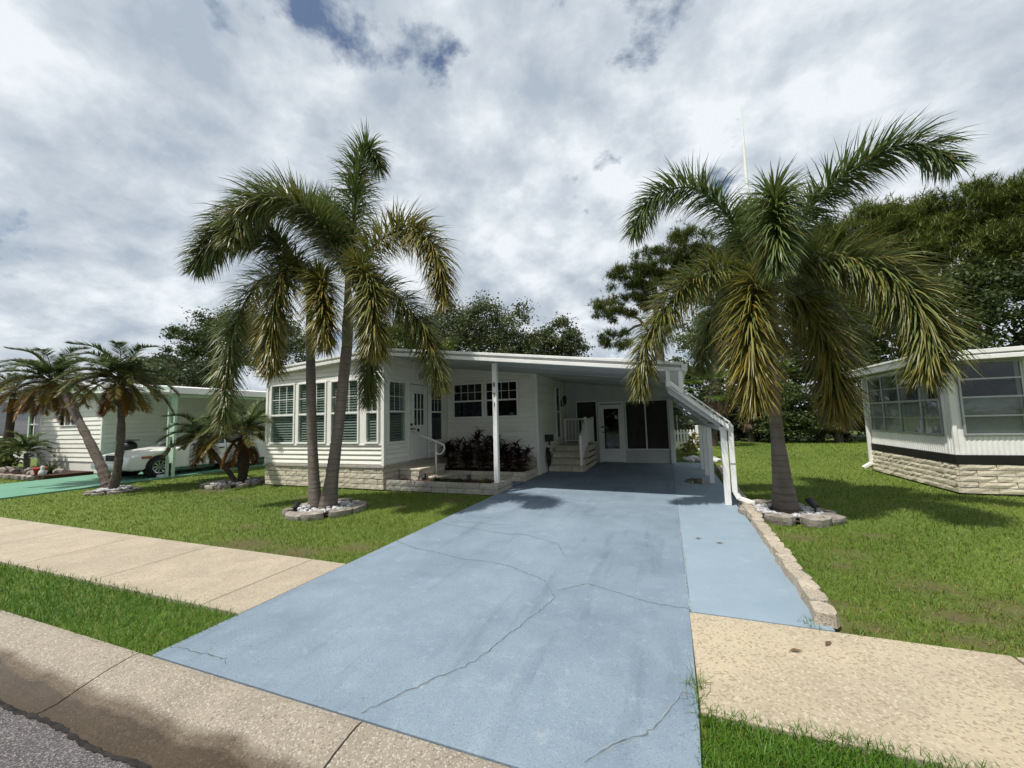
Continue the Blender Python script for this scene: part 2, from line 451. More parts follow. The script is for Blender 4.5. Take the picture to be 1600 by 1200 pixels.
# ------------------------------------------------------------------ ground and pavements
DIRT = [(-5.5,3.95,0.45),(-4.5,3.9,0.4),(-3.9,4.3,0.3),(-6.4,4.6,0.25),(-4.2,7.3,0.35),(-5.0,6.6,0.25),
        (1.5,6.3,0.3),(1.62,5.3,0.18),(1.85,5.75,0.22),(1.25,4.2,0.2),(1.3,3.85,0.22),(2.15,4.9,0.28),(2.5,4.55,0.3),(2.05,4.25,0.26),(2.6,4.2,0.28),(1.9,3.85,0.2),
        (2.7,3.8,0.25),(-7.6,6.9,0.3),(-11.0,6.9,0.5),(-9.2,6.4,0.25),(1.3,7.2,0.25),(2.4,6.6,0.2)]
def dirt_at(x, y):
    d = np.zeros_like(x)
    for a, b, r_ in DIRT:
        q = ((x-a)/(r_*1.15))**2 + ((y-b)/(r_*0.62))**2
        d = np.maximum(d, 0.85*np.exp(-q*1.2))
    return d
def lawn_noise(x, y, s=1.0, seed=0):
    g = np.random.default_rng(seed); z = np.zeros_like(x)
    for k in range(7):
        f = s*(0.6+0.55*k); a = g.uniform(0, 6.28); p = g.uniform(0, 6.28)
        z += np.sin(f*(x*np.cos(a)+y*np.sin(a))+p+1.3*np.sin(f*0.7*(y*np.cos(a)-x*np.sin(a))+p))/(1+0.5*k)
    return z/2.6

def grid_mesh(name, xs, ys, z, mat):
    X, Y = np.meshgrid(xs, ys); nx, ny = len(xs), len(ys)
    V = np.stack([X.ravel(), Y.ravel(), np.full(X.size, z)], 1)
    i = np.arange(nx-1)[None, :] + nx*np.arange(ny-1)[:, None]; i = i.ravel()
    F = np.stack([i, i+1, i+1+nx, i+nx], 1)
    d = dirt_at(V[:,0], V[:,1])[:, None]; n = lawn_noise(V[:,0], V[:,1], 1.1, 3)[:, None]
    green = np.array([0.072,0.110,0.014]); green2 = np.array([0.108,0.146,0.020]); brown = np.array([0.085,0.056,0.032])
    c = green + (green2-green)*np.clip(n*0.5+0.5, 0, 1)
    c = c*(1-d) + brown*d
    return np_mesh(name, V, F, mat, c)
ground = link('ground', grid_mesh('ground', np.concatenate([[-400,-120,-60,-40,-30], np.arange(-24,16.01,0.2), [25,40,60,120,400]]),
              np.concatenate([np.arange(1.86,30.01,0.2), [40,60,100,200,500]]), -0.035, M_soil))
tag(ground, 'green lawn ground around the white mobile homes', kind='structure')
g2 = link('far_side_ground', grid_mesh('far_side_ground', np.array([-400,-60,-20,0,20,60,400.]), np.array([-400,-100,-30,-8.0]), -0.035, M_soil))
tag(g2, 'lawn on the other side of the road', kind='structure')
rd = MB().box(-400, 400, -8.0, 1.312, -0.30, -0.088)
tag(rd.build('road', M_asphalt), 'coarse grey asphalt road surface', kind='structure')

# rolled concrete gutter: one section object per cast length
curb = thing('curb', 'rolled concrete kerb and gutter along the road', None, (0,1.6,0), kind='structure')
gut_prof = [(1.318,-0.30),(1.318,-0.086),(1.36,-0.090),(1.42,-0.085),(1.52,-0.056),(1.64,-0.024),(1.75,-0.005),(1.80,0.0),(1.835,-0.004),(1.835,-0.30)]
edges = [-40,-30,-22,-16,-12.6,-9.2,-6.5,-3.62,-1.62,0.4,2.5,5,8,12,20,30]
for a, b in zip(edges[:-1], edges[1:]):
    MB().prism(gut_prof, 0, a+0.006, b-0.006).build('curb_section', M_gutter, curb)
MB().box(-40, 30, 1.33, 1.82, -0.3, -0.11).build('joint_filler', M_joint, curb)

ribbon_later = [(-9,1.312),(-6,1.316),(-3.5,1.313),(-1.5,1.316),(1,1.314)]
# pavement slabs
walk = thing('sidewalk', 'beige concrete sidewalk crossing the lawn beside the driveway', None, (-8,3.1,0), kind='structure')
xs = [-3.50,-4.02,-5.82,-7.42,-9.0,-10.6,-12.2,-13.8,-15.2]
for a, b in zip(xs[1:], xs[:-1]):
    if b == -3.50:
        continue
    MB().box(a+0.006, b-0.006, 2.475, 3.70, -0.12, 0.0).build('slab', M_walk, walk, bevel=0.006)
MB().box(-4.02+0.004, -3.505, 2.475, 3.70, -0.12, 0.0).build('slab', M_walk, walk, bevel=0.006)
MB().box(-15.2, -3.51, 2.49, 3.69, -0.12, -0.012).build('joint_filler', M_joint, walk)
for a, b in ((-24,-19.35),(-30,-24.01),(-40,-30.01)):
    MB().box(a, b, 2.475, 3.70, -0.12, 0.0).build('slab', M_walk, walk, bevel=0.006)
walk2 = thing('sidewalk', 'worn beige sidewalk slabs right of the blue driveway', None, (2,3.1,0), kind='structure')
for a, b in ((0.085,1.98),(2.0,3.6),(3.612,5.2),(5.212,8),(8.012,12),(12.012,30)):
    MB().box(a, b, 2.49, 3.66, -0.12, 0.002).build('slab', M_walk2, walk2, bevel=0.008)
MB().box(0.09, 20, 2.50, 3.65, -0.12, -0.012).build('joint_filler', M_joint, walk2)

# blue driveway panels
drive = thing('driveway', 'blue painted concrete driveway running up to the carport', None, (-1.7,5,0), kind='structure')
MB().prism([(-3.49,1.842),(0.05,1.842),(0.075,2.48),(0.088,3.664),(0.088,7.55),(-3.49,7.55)], 2, -0.12, 0.004).build('driveway_panel', M_drive, drive, bevel=0.004)
MB().prism([(-3.49,7.558),(0.088,7.558),(0.088,14.3),(-3.42,14.3),(-3.42,8.88),(-3.49,8.88)], 2, -0.12, 0.004).build('driveway_panel', M_carportfloor, drive, bevel=0.004)
MB().box(-6.35, -3.495, 8.86, 9.72, -0.12, 0.002).build('entry_path', M_drive, drive)
for a, b in ((3.672,5.95),(5.958,8.1),(8.108,10.6),(10.608,14.6)):
    MB().box(0.1, 1.06 if b < 9 else 1.12, a, b, -0.12, 0.003).build('driveway_strip', M_drive2, drive, bevel=0.004)
MB().box(0.07, 1.0, 3.69, 14.5, -0.12, -0.006).build('joint_filler', M_crack, drive)

def ribbon(name, pts, w, z, seed, parent, mat=M_crack, jit=1.0):
    r_ = rng(seed); P = []
    for (a, b), (c, d) in zip(pts[:-1], pts[1:]):
        n = max(2, int(math.hypot(c-a, d-b)/0.028))
        for i in range(n):
            t = i/n; P.append(Vector((a+(c-a)*t + jit*(r_.gauss(0,0.006)+0.03*math.sin(6*(a+(c-a)*t)+4*(b+(d-b)*t))), b+(d-b)*t + jit*(r_.gauss(0,0.006)+0.03*math.sin(5*(b+(d-b)*t)+7*(a+(c-a)*t))), z)))
    P.append(Vector((*pts[-1], z)))
    vs = []; fs = []
    for i, p in enumerate(P):
        d = (P[min(i+1,len(P)-1)]-P[max(i-1,0)]).normalized(); a = Vector((-d.y, d.x, 0))
        ww = w*r_.uniform(0.25,1.25)*(0.25 if i in (0,len(P)-1) else 1)
        vs += [p+a*ww/2, p-a*ww/2]
        if i: fs.append((2*i-2,2*i-1,2*i+1,2*i))
    return MB().add(vs, fs).build(name, mat, parent)
CRACKS = [([(-1.63,1.9),(-1.35,2.4),(-1.12,2.95),(-1.05,3.6),(-1.25,3.95),(-1.7,4.15),(-3.0,4.35),(-3.46,4.6)],0.015),
          ([(-1.05,3.75),(-0.75,3.92),(-0.3,3.78),(0.08,3.70)],0.015),
          ([(-0.42,1.95),(-0.25,2.2),(-0.12,2.4),(0.05,2.62)],0.015),
          ([(-3.46,5.6),(-2.6,5.35),(-1.9,5.3),(-1.35,5.05),(-1.15,4.6)],0.012),
          ([(-3.44,2.0),(-3.1,1.95),(-2.85,1.93)],0.015),
          ([(-3.3,5.65),(-2.3,5.75)],0.012)]
for i, (p, w) in enumerate(CRACKS):
    ribbon('crack_filler', p, w*1.5, 0.0052, 50+i, drive)
    ribbon('crack_line', p, w*0.75, 0.0062, 50+i, drive, M_crackd)
ribbon('crack_filler', [(0.094,3.68),(0.095,5.4),(0.092,7.4),(0.095,9.2)], 0.020, 0.0055, 70, drive, jit=0.35)
ribbon('tar_joint', ribbon_later, 0.032, -0.0835, 71, curb, M_tar, 0.4)
nd = thing('neighbour_driveway', 'teal painted driveway under the neighbouring carport', None, (-17.2,6,0), kind='structure')
MB().box(-19.3, -15.2, 1.842, 18, -0.12, 0.004).build('driveway_panel', M_teal, nd)

# ------------------------------------------------------------------ grass
def grass():
    g = np.random.default_rng(5)
    zones = [(-15.1,-3.47,1.83,2.495),(0.06,4.0,1.83,2.52),
             (-15.15,-3.47,3.68,7.95),(-15.15,-10.38,7.95,16),(1.20,14.0,3.64,14.2),(-0.2,14.0,14.2,27.0),
             (-34,-19.35,3.66,6.9),(-34,-19.35,1.84,2.49)]
    X = []; Y = []
    for (x0,x1,y0,y1) in zones:
        st = 0.25
        nx = max(1, int(round((x1-x0)/st))); ny = max(1, int(round((y1-y0)/st)))
        cx, cy = np.meshgrid(x0+(np.arange(nx)+.5)*(x1-x0)/nx, y0+(np.arange(ny)+.5)*(y1-y0)/ny)
        cx = cx.ravel(); cy = cy.ravel(); A = (x1-x0)/nx*(y1-y0)/ny
        d2 = cx**2+cy**2+2.5
        dens = np.clip(100000/d2, 220, 10500)
        # only the wedge the camera could see, with margin for a step sideways
        ang = np.degrees(np.arctan2(cx, cy)) + 21
        dens = np.where(np.abs(ang) < 62, dens, dens*0.1)
        n = g.poisson(dens*A); idx = np.repeat(np.arange(len(cx)), n)
        X.append(cx[idx]+g.uniform(-.5,.5,len(idx))*(x1-x0)/nx); Y.append(cy[idx]+g.uniform(-.5,.5,len(idx))*(y1-y0)/ny)
    x = np.concatenate(X); y = np.concatenate(Y)
    keep = np.ones(len(x), bool)
    for (cx,cy,r_) in ((-6.05,5.85,0.72),(1.66,7.55,0.62),(-13.5,6.1,0.5),(-11.3,7.85,0.55)):
        keep &= ((x-cx)**2+(y-cy)**2) > r_*r_
    keep &= ~((x > -10.4) & (x < -3.4) & (y > 7.88))
    keep &= ~((x > 5.0) & (y > 10.05) & (y < 13.62))
    keep &= ~((x < 1.32) & (x > 0.9) & (y > 7.6) & (y < 14))
    d = dirt_at(x, y)
    keep &= g.uniform(0,1,len(x)) > d*1.05
    x = x[keep]; y = y[keep]; n = len(x)
    dist = np.sqrt(x*x+y*y+2.5)
    patch = lawn_noise(x, y, 1.0, 3); fine = lawn_noise(x, y, 5.0, 8)
    verge = (y < 2.6)
    H = np.where(verge, 0.078, 0.050)*g.uniform(0.55,1.3,n)*(1+0.25*fine)
    W = 0.0036*np.maximum(1, dist/5.0)*g.uniform(0.7,1.4,n)
    az = g.uniform(0, 2*np.pi, n); tilt = g.uniform(0.15,1.15,n)
    dx = np.cos(az)*np.sin(tilt); dy = np.sin(az)*np.sin(tilt); dz = np.cos(tilt)
    wa = az + np.pi/2 + g.normal(0,0.5,n)
    wx = np.cos(wa)*W/2; wy = np.sin(wa)*W/2
    b = np.stack([x, y, np.full(n, -0.036)], 1)
    dirv = np.stack([dx,dy,dz],1); Wv = np.stack([wx,wy,np.zeros(n)],1)
    mid = b + dirv*(H*0.62)[:,None]
    tipd = unit(dirv + np.stack([dx*0.5,dy*0.5,-0.35*np.ones(n)],1))
    tip = mid + tipd*(H*0.5)[:,None]
    V = np.empty((n,5,3)); V[:,0] = b-Wv*0.8; V[:,1] = b+Wv*0.8; V[:,2] = mid+Wv; V[:,3] = mid-Wv; V[:,4] = tip
    k = 5*np.arange(n)[:,None]
    F = np.concatenate([k+np.array([0,1,2]), k+np.array([0,2,3]), k+np.array([3,2,4])])
    c0 = np.array([0.086,0.155,0.015]); c1 = np.array([0.185,0.265,0.030]); c2 = np.array([0.25,0.205,0.06])
    t = np.clip(0.45+0.38*patch+g.normal(0,0.28,n),0,1)[:,None]
    C = c0+(c1-c0)*t
    dry = (g.uniform(0,1,n) < 0.05+0.12*np.clip(patch,0,1)+0.45*dirt_at(x,y))[:,None]
    C = np.where(dry, c2*g.uniform(0.6,1.1,(n,1)), C)
    lush = np.where(verge, 0.86, 1.0)[:,None]
    C = C*np.where(verge[:,None], np.array([0.60,0.84,0.62]), 1.0)
    C = np.repeat(C, 5, 0)
    return V.reshape(-1,3), F, C
gv, gf, gc = grass()
tag(link('grass', np_mesh('grass', gv, gf, M_grass, gc)), 'coarse green lawn grass with a few bare brown patches', kind='stuff')

# ------------------------------------------------------------------ bricks and boards
def brick_mesh(name, l, h, d, seed, mat, rough=0.008, nx=4, nz=2):
    """a brick whose front faces -Y; origin at the middle of its back"""
    r_ = rng(seed); vs = []; fs = []
    for j in range(nz+1):
        for i in range(nx+1):
            e = 0.006 if (i in (0,nx) or j in (0,nz)) else 0
            vs.append((-l/2+l*i/nx + (r_.uniform(-.003,.003)), -d + e + r_.uniform(-rough, rough), -h/2+h*j/nz + r_.uniform(-.002,.002)))
    for j in range(nz):
        for i in range(nx):
            a = j*(nx+1)+i; fs.append((a,a+1,a+nx+2,a+nx+1))
    k = len(vs)
    vs += [(-l/2,0,-h/2),(l/2,0,-h/2),(l/2,0,h/2),(-l/2,0,h/2)]
    bot = list(range(nx+1)); top = [nz*(nx+1)+i for i in range(nx+1)]
    lf = [j*(nx+1) for j in range(nz+1)]; rt = [j*(nx+1)+nx for j in range(nz+1)]
    fs.append(tuple([k+1]+bot[::-1]+[k])); fs.append(tuple([k+3]+top+[k+2])[::-1][::-1])
    fs.append(tuple([k]+lf+[k+3])); fs.append(tuple([k+2]+rt[::-1]+[k+1]))
    return MB().add(vs, fs).mesh(name, mat)

def brick_wall(parent, x0, x1, y, z0, rows, l, h, joint, mat, facing='-Y', d=0.06, seed=1, rough=0.008, name='brick'):
    """running bond of single bricks; x0..x1 is the run along the wall, y the plane the bricks stand on"""
    r_ = rng(seed)
    var = [brick_mesh(name, l-joint, h-joint, d, seed*31+i, mat, rough) for i in range(5)]
    rot = {'-Y':0, '+X':math.pi/2, '-X':-math.pi/2, '+Y':math.pi}[facing]
    for k in range(rows):
        off = (l/2 if k % 2 else 0) + r_.uniform(-.02,.02)
        a = x0 - off
        while a < x1-0.02:
            s, e = max(a, x0), min(a+l, x1)
            if e-s > 0.04:
                o = bpy.data.objects.new(name, r_.choice(var)); COL.objects.link(o)
                c = (s+e)/2
                o.location = (c, y, z0+h*(k+.5)) if facing in ('-Y','+Y') else (y, c, z0+h*(k+.5))
                o.rotation_euler = (0,0,rot); o.scale = ((e-s-joint)/(l-joint), r_.uniform(0.93,1.07), 1)
                o.parent = parent
                if parent.type == 'EMPTY': o.matrix_parent_inverse = Matrix.Translation(-parent.location)
            a += l

def board(parent, a, b, y, z0, h, facing='-Y', mat=M_vinyl, name='siding_board', lap=0.030):
    """one lap board, bottom edge proud"""
    prof = [(y, z0), (y-0.002, z0), (y-0.002, z0+0.017), (y-lap, z0+0.019), (y-lap, z0+0.032), (y-0.006, z0+h), (y, z0+h)]
    if facing == '-Y':
        m = MB().prism(prof, 0, a, b)
    else:
        s = 1 if facing == '+X' else -1
        m = MB().prism([(y+s*(y-p), z) for p, z in prof], 1, a, b)
    return m.build(name, mat, parent)

def window(parent, x0, x1, z0, z1, y, facing='-Y', glass=M_glass, rail=None, cols=0, rows=0, blind=False, fr=0.055, mat=M_trim, lower=True, depth=0.05, name='window', curtain=None):
    """window > frame pieces, pane(s), muntins; built facing -Y in a plane y, then turned"""
    def T(mb):
        if facing == '-Y': return mb
        if facing == '+X': mb.v = [(y-(v[1]-y), v[0], v[2]) for v in mb.v]
        if facing == '-X': mb.v = [(y+(v[1]-y), v[0], v[2]) for v in mb.v]
        return mb
    f = MB(); p = y-depth
    f.box(x0-fr, x1+fr, p, y, z1, z1+fr).box(x0-fr, x1+fr, p-0.012, y, z0-fr, z0).box(x0-fr, x0, p, y, z0, z1).box(x1, x1+fr, p, y, z0, z1)
    w = T(f).build(name, mat, parent, bevel=0.004)
    if rail is not None:
        T(MB().box(x0, x1, p+0.006, y-0.004, rail-0.022, rail+0.022)).build('sash_rail', mat, w)
    zs = [z0, z1] if rail is None else [z0, rail-0.022, rail+0.022, z1]
    for a, b in zip(zs[::2], zs[1::2]):
        T(MB().box(x0, x1, y-0.020, y-0.016, a, b)).build('pane', glass, w)
        if (cols or rows) and (a > z0 or lower):
            m = MB()
            for i in range(1, cols): c = x0+(x1-x0)*i/cols; m.box(c-0.007, c+0.007, y-0.026, y-0.0205, a, b)
            for i in range(1, rows): c = a+(b-a)*i/rows; m.box(x0, x1, y-0.0275, y-0.0265, c-0.007, c+0.007)
            T(m).build('muntin', mat, w)
    if blind:
        m = MB(); z = z0+0.02
        while z < z1-0.02:
            m.add([(x0+.01,y+0.020,z),(x1-.01,y+0.020,z),(x1-.01,y+0.040,z+0.040),(x0+.01,y+0.040,z+0.040)], [(0,1,2,3)]); z += 0.066
        T(m).build('blind', M_blind, w)
    if curtain:
        m = MB(); n = 24; a, b = curtain
        vs = []; fs = []
        for i in range(n+1):
            t = x0+(x1-x0)*i/n; q = y+0.07+0.012*math.sin(i*1.9)
            vs += [(t,q,a),(t,q,b)]
            if i: fs.append((2*i-2,2*i,2*i+1,2*i-1))
        T(m.add(vs, fs)).build('curtain', M_curtain, w)
    return w

def wall_with_openings(parent, x0, x1, z0, top, y0, y1, openings, mat, facing='-Y', name='wall'):
    """solid wall made of piers and strips around rectangular openings (xa,xb,za,zb); top is a function of x"""
    m = MB(); cuts = sorted({x0, x1, *[o[0] for o in openings], *[o[1] for o in openings]})
    def piece(a, b, za, zb=None):
        if zb is not None: poly = [(a,za),(b,za),(b,zb),(a,zb)]
        else: poly = [(a,za),(b,za),(b,top(b)),(a,top(a))]
        if facing == '-Y': m.prism(poly, 1, y0, y1)
        else: m.prism(poly, 0, y0, y1)
    for a, b in zip(cuts[:-1], cuts[1:]):
        ops = sorted([o for o in openings if o[0] <= a+1e-6 and o[1] >= b-1e-6], key=lambda o: o[2])
        z = z0
        for o in ops: piece(a, b, z, o[2]); z = o[3]
        piece(a, b, z)
    return m.build(name, mat, parent)

# ------------------------------------------------------------------ main house
HX0, BX, SX = -10.35, -6.37, -3.44          # left wall, right side of the front bay, carport side wall
FY, RY, BY = 7.9, 10.9, 20.0                # bay front, recessed front, back
def roof_z(x):                              # underside of the roof
    if x < -6.4: return 3.25 + (x+6.4)*0.066
    return 3.25 - (x+6.4)*0.1275
house = thing('mobile_home', 'white lap sided mobile home with carport at the end of the blue driveway', 'house', (-6.9,7.9,0))

# walls
bay_open = [(-10.13,-9.31,1.13,2.66),(-9.12,-8.21,1.13,2.66),(-7.99,-7.15,1.13,2.66),(-6.87,-6.55,1.13,2.66)]
wall_with_openings(house, HX0, BX, 0.5, lambda x: roof_z(x)-0.002, FY, FY+0.1, bay_open, M_vinyl, name='front_wall')
bay_side_open = [(8.05,8.70,1.12,2.60),(9.93,10.50,1.05,2.60),(8.91,9.81,0.56,2.62)]
wall_with_openings(house, FY+0.1, RY, 0.5, lambda y: roof_z(BX)-0.002, BX-0.1, BX-0.002, bay_side_open, M_vinyl, '+X', name='entry_wall')
rec_open = [(-6.10,-5.16,1.70,2.68),(-5.00,-4.04,1.70,2.68)]
wall_with_openings(house, BX+0.002, SX-0.002, 0.5, lambda x: roof_z(x)-0.002, RY, RY+0.1, rec_open, M_vinyl, name='recessed_wall')
side_open = [(12.95,13.42,0.95,2.6)]
wall_with_openings(house, RY+0.1, BY, 0.0, lambda y: roof_z(SX)-0.002, SX-0.1, SX, side_open, M_vinyl, '+X', name='side_wall')
MB().box(HX0, HX0+0.1, FY+0.102, BY, 0.5, roof_z(HX0)-0.002).build('far_side_wall', M_vinyl, house)
MB().prism([(HX0,0.0),(SX,0.0),(SX,roof_z(SX)-.002),(-6.4,3.248),(HX0,roof_z(HX0)-.002)], 1, BY+0.002, BY+0.1).build('back_wall', M_vinyl, house)
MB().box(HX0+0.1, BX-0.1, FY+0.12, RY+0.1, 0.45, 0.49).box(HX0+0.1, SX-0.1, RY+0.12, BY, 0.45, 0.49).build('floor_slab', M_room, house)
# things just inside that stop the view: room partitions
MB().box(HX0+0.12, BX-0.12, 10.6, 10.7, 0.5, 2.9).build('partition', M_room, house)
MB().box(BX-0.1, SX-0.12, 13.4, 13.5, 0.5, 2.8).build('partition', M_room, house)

# roof: a shallow gable whose right slope carries on over the carport
RT = 0.15
prof = [(-10.55,roof_z(-10.55)),(-6.4,3.25),(0.30,roof_z(0.30)),(0.30,roof_z(0.30)+RT-0.04),(-6.4,3.25+RT-0.04),(-10.55,roof_z(-10.55)+RT-0.04)]
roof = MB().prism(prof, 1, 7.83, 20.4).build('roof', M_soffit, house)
def strip(x0, x1, d0, d1, y0, y1):
    return MB().prism([(x0,roof_z(x0)+d0),(x1,roof_z(x1)+d0),(x1,roof_z(x1)+d1),(x0,roof_z(x0)+d1)], 1, y0, y1)
for x0, x1 in ((-10.6,-6.4),(-6.4,0.34)):
    strip(x0, x1, 0.095, RT, 7.73, 7.827).build('fascia_cap', M_white, roof, bevel=0.006)
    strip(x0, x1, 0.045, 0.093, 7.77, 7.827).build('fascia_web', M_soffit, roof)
    strip(x0, x1, -0.03, 0.043, 7.73, 7.827).build('fascia_lip', M_white, roof, bevel=0.006)
for x0, x1 in ((-10.6,-6.402),(-6.398,0.34)):
    strip(x0, x1, RT-0.037, RT-0.02, 7.83, 20.4).build('roof_sheet', M_white, roof)
# soffit seams over the carport and recess
for i in range(1, 9):
    y = 7.76+i*1.2
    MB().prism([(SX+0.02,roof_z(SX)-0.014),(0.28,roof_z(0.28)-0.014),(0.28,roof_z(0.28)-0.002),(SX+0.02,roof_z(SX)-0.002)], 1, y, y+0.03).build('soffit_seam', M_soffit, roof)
MB().box(0.302, 0.40, 7.70, 20.4, roof_z(0.3)-0.02, roof_z(0.3)+0.10).build('gutter', M_white, roof, bevel=0.01)
MB().box(HX0-0.32, HX0-0.21, 7.70, 20.4, roof_z(-10.6)-0.01, roof_z(-10.6)+0.11).build('gutter', M_white, roof, bevel=0.01)

# siding boards, one object each
def rows(a, b, y, z0, z1, h, facing, cutx=None):
    z = z0
    while z < z1-0.03:
        hh = min(h, z1-z)
        if cutx: aa, bb = cutx(z+hh)
        else: aa, bb = a, b
        aa, bb = max(a, aa), min(b, bb)
        if bb-aa > 0.1: board(house, aa, bb, y, z, hh-0.001, facing)
        z += h
def bay_cut(z):
    # left slope limits the board on the left
    x = (z-3.25)/0.066-6.4
    return (max(HX0, x), BX)
rows(HX0+0.06, BX-0.06, FY-0.002, 0.57, 1.04, 0.118, '-Y')
rows(HX0+0.06, BX-0.06, FY-0.002, 2.80, 3.22, 0.118, '-Y', bay_cut)
for a, b in ((FY+0.07, 8.83),):
    rows(a, b, BX, 0.57, 1.04, 0.118, '+X')
rows(9.90, RY-0.02, BX, 0.57, 0.98, 0.118, '+X')
rows(FY+0.07, RY-0.02, BX, 2.72, 3.22, 0.125, '+X')
def rec_cut(z): return (BX, (3.25-z)/0.1275-6.4)
rows(BX+0.025, SX-0.055, RY-0.002, 0.52, 1.62, 0.138, '-Y')
rows(BX+0.025, -6.17, RY-0.002, 1.624, 2.75, 0.138, '-Y')
rows(-3.97, SX-0.055, RY-0.002, 1.624, 2.75, 0.138, '-Y')
rows(BX+0.025, SX-0.055, RY-0.002, 2.754, 3.22, 0.138, '-Y', rec_cut)
rows(RY+0.02, 12.88, SX+0.001, 0.62, 2.62, 0.138, '+X')
rows(13.50, 14.25, SX+0.001, 2.60, 2.80, 0.138, '+X')
MB().box(SX+0.001, SX+0.022, RY+0.03, 12.0, 0.0, 0.60).build('skirt_panel', M_vinyl, house)

# trims
MB().box(HX0-0.01, BX-0.0, FY-0.035, FY-0.003, 2.685, 2.80).build('drip_cap', M_trim, house, bevel=0.004)
MB().box(BX-0.055, BX+0.02, FY-0.03, FY+0.06, 0.56, 2.68).build('corner_trim', M_trim, house, bevel=0.006)
MB().box(BX-0.05, BX+0.012, FY-0.026, FY+0.05, 2.80, roof_z(BX)-0.005).build('corner_trim', M_trim, house, bevel=0.006)
MB().box(HX0-0.02, HX0+0.055, FY-0.03, FY+0.06, 0.56, 2.68).build('corner_trim', M_trim, house, bevel=0.006)
MB().box(SX-0.05, SX+0.03, RY-0.03, RY+0.03, 0.0, 2.62).build('corner_trim', M_trim, house, bevel=0.006)
MB().box(SX-0.045, SX+0.022, RY-0.022, RY+0.022, 2.62, roof_z(SX)-0.005).build('corner_trim', M_trim, house)
for a, b in ((-9.25,-9.18),(-8.145,-8.055),(-7.085,-6.935)):
    MB().box(a, b, FY-0.028, FY-0.003, 1.075, 2.685).build('mullion_trim', M_trim, house, bevel=0.003)
MB().box(HX0+0.06, BX-0.06, FY-0.045, FY-0.002, 1.042, 1.073).build('window_sill', M_trim, house, bevel=0.004)
MB().box(HX0-0.03, BX+0.03, FY-0.05, FY+0.12, 0.50, 0.565).build('sill_ledge', M_brickg, house, bevel=0.008)
MB().box(BX+0.001, BX+0.045, FY+0.121, RY-0.01, 0.50, 0.562).build('sill_ledge', M_brickg, house, bevel=0.008)

# windows
for (a, b, c, d) in bay_open:
    window(house, a, b, c, d, FY+0.0, glass=M_glassg, rail=1.86, cols=3 if b-a > .5 else 2, rows=2, blind=True, fr=0.045, lower=False)
window(house, 8.05, 8.70, 1.12, 2.60, BX, '+X', glass=M_glassg, rail=1.86, cols=3, rows=2, blind=True, lower=False)
window(house, 9.93, 10.50, 1.05, 2.60, BX, '+X', glass=M_glassd, rail=1.86, cols=3, rows=2, lower=False, curtain=(1.08,2.58))
for (a, b, c, d) in rec_open:
    window(house, a, b, c, d, RY, glass=M_glassd, rail=2.17, cols=4, rows=2, lower=False, curtain=(1.72,2.66))
window(house, 12.95, 13.42, 0.95, 2.60, SX, '+X', glass=M_glassd, rail=1.8, curtain=(1.0,2.55))

# front door in the bay's right side
dr = MB().box(BX-0.05, BX-0.012, 8.93, 9.79, 0.575, 2.60).build('door', M_door, house)
for a, b in ((8.91-0.06,8.91),(9.81,9.81+0.06)):
    MB().box(BX-0.02, BX+0.03, a, b, 0.566, 2.62).build('door_frame', M_trim, dr, bevel=0.004)
MB().box(BX-0.02, BX+0.032, 8.85, 9.87, 2.622, 2.69).build('door_frame', M_trim, dr, bevel=0.004)
for i in range(3):
    a = 9.12+i*0.16
    MB().box(BX-0.0115, BX-0.006, a+.012, a+.148, 1.50, 2.36).build('pane', M_glassd, dr)
m = MB()
for i in range(4): m.box(BX-0.0115, BX+0.012, 9.12+i*0.16-.014, 9.12+i*0.16+.012, 1.48, 2.38)
m.box(BX-0.0115, BX+0.013, 9.106, 9.61, 2.362, 2.40).box(BX-0.0115, BX+0.013, 9.106, 9.61, 1.46, 1.498).box(BX-0.011, BX+0.010, 9.132, 9.59, 1.92, 1.94)
m.build('door_muntin', M_trim, dr)
for i in range(4):
    MB().box(BX-0.0115, BX-0.004, 9.05+i*0.17, 9.14+i*0.17, 0.72, 1.28).build('door_panel', M_door, dr, bevel=0.003)
MB().tube([(BX-0.01,9.0,1.52),(BX+0.03,9.0,1.52)], 0.03, 12).build('deadbolt', M_black, dr)
MB().tube([(BX-0.01,9.0,1.40),(BX+0.035,9.0,1.40),(BX+0.045,9.0,1.40),(BX+0.045,9.12,1.40)], [0.022,0.022,0.014,0.012], 10).build('door_handle', M_black, dr)
MB().lathe([(0.0,0.03),(0.03,0.025),(0.045,0.012),(0.05,0.0)], (BX-0.004,9.33,1.36), 'x', 14).build('door_knocker', M_black, dr)
# porch light by the door
pl = MB().box(BX+0.002, BX+0.03, 9.28, 9.40, 2.74, 2.92).build('porch_light', M_trim, house, bevel=0.006)
MB().lathe([(0.03,0.0),(0.055,-0.05),(0.055,-0.17),(0.03,-0.19),(0,-0.19)], (BX+0.085,9.34,2.94), 'z', 12).build('light_shade', M_curtain, pl, smooth=True)

# skirting bricks
sk = MB().box(HX0+0.03, BX-0.03, FY+0.05, FY+0.1, -0.1, 0.5).build('skirting', M_mortar, house)
brick_wall(sk, HX0, BX, FY+0.052, -0.005, 4, 0.40, 0.126, 0.014, M_brickw, '-Y', d=0.075, seed=3, rough=0.005)
sk2 = MB().box(BX-0.05, BX-0.012, FY+0.02, RY, -0.1, 0.5).build('skirting', M_mortar, house)
brick_wall(sk2, FY+0.03, RY, BX-0.012, -0.005, 4, 0.40, 0.126, 0.014, M_brickw, '+X', d=0.03, seed=4)
sk3 = MB().box(BX, SX-0.05, RY+0.03, RY+0.06, -0.1, 0.5).build('skirting', M_mortar, house)
brick_wall(sk3, BX+0.04, SX-0.05, RY+0.03, -0.005, 4, 0.40, 0.126, 0.014, M_brickw, '-Y', d=0.045, seed=5)

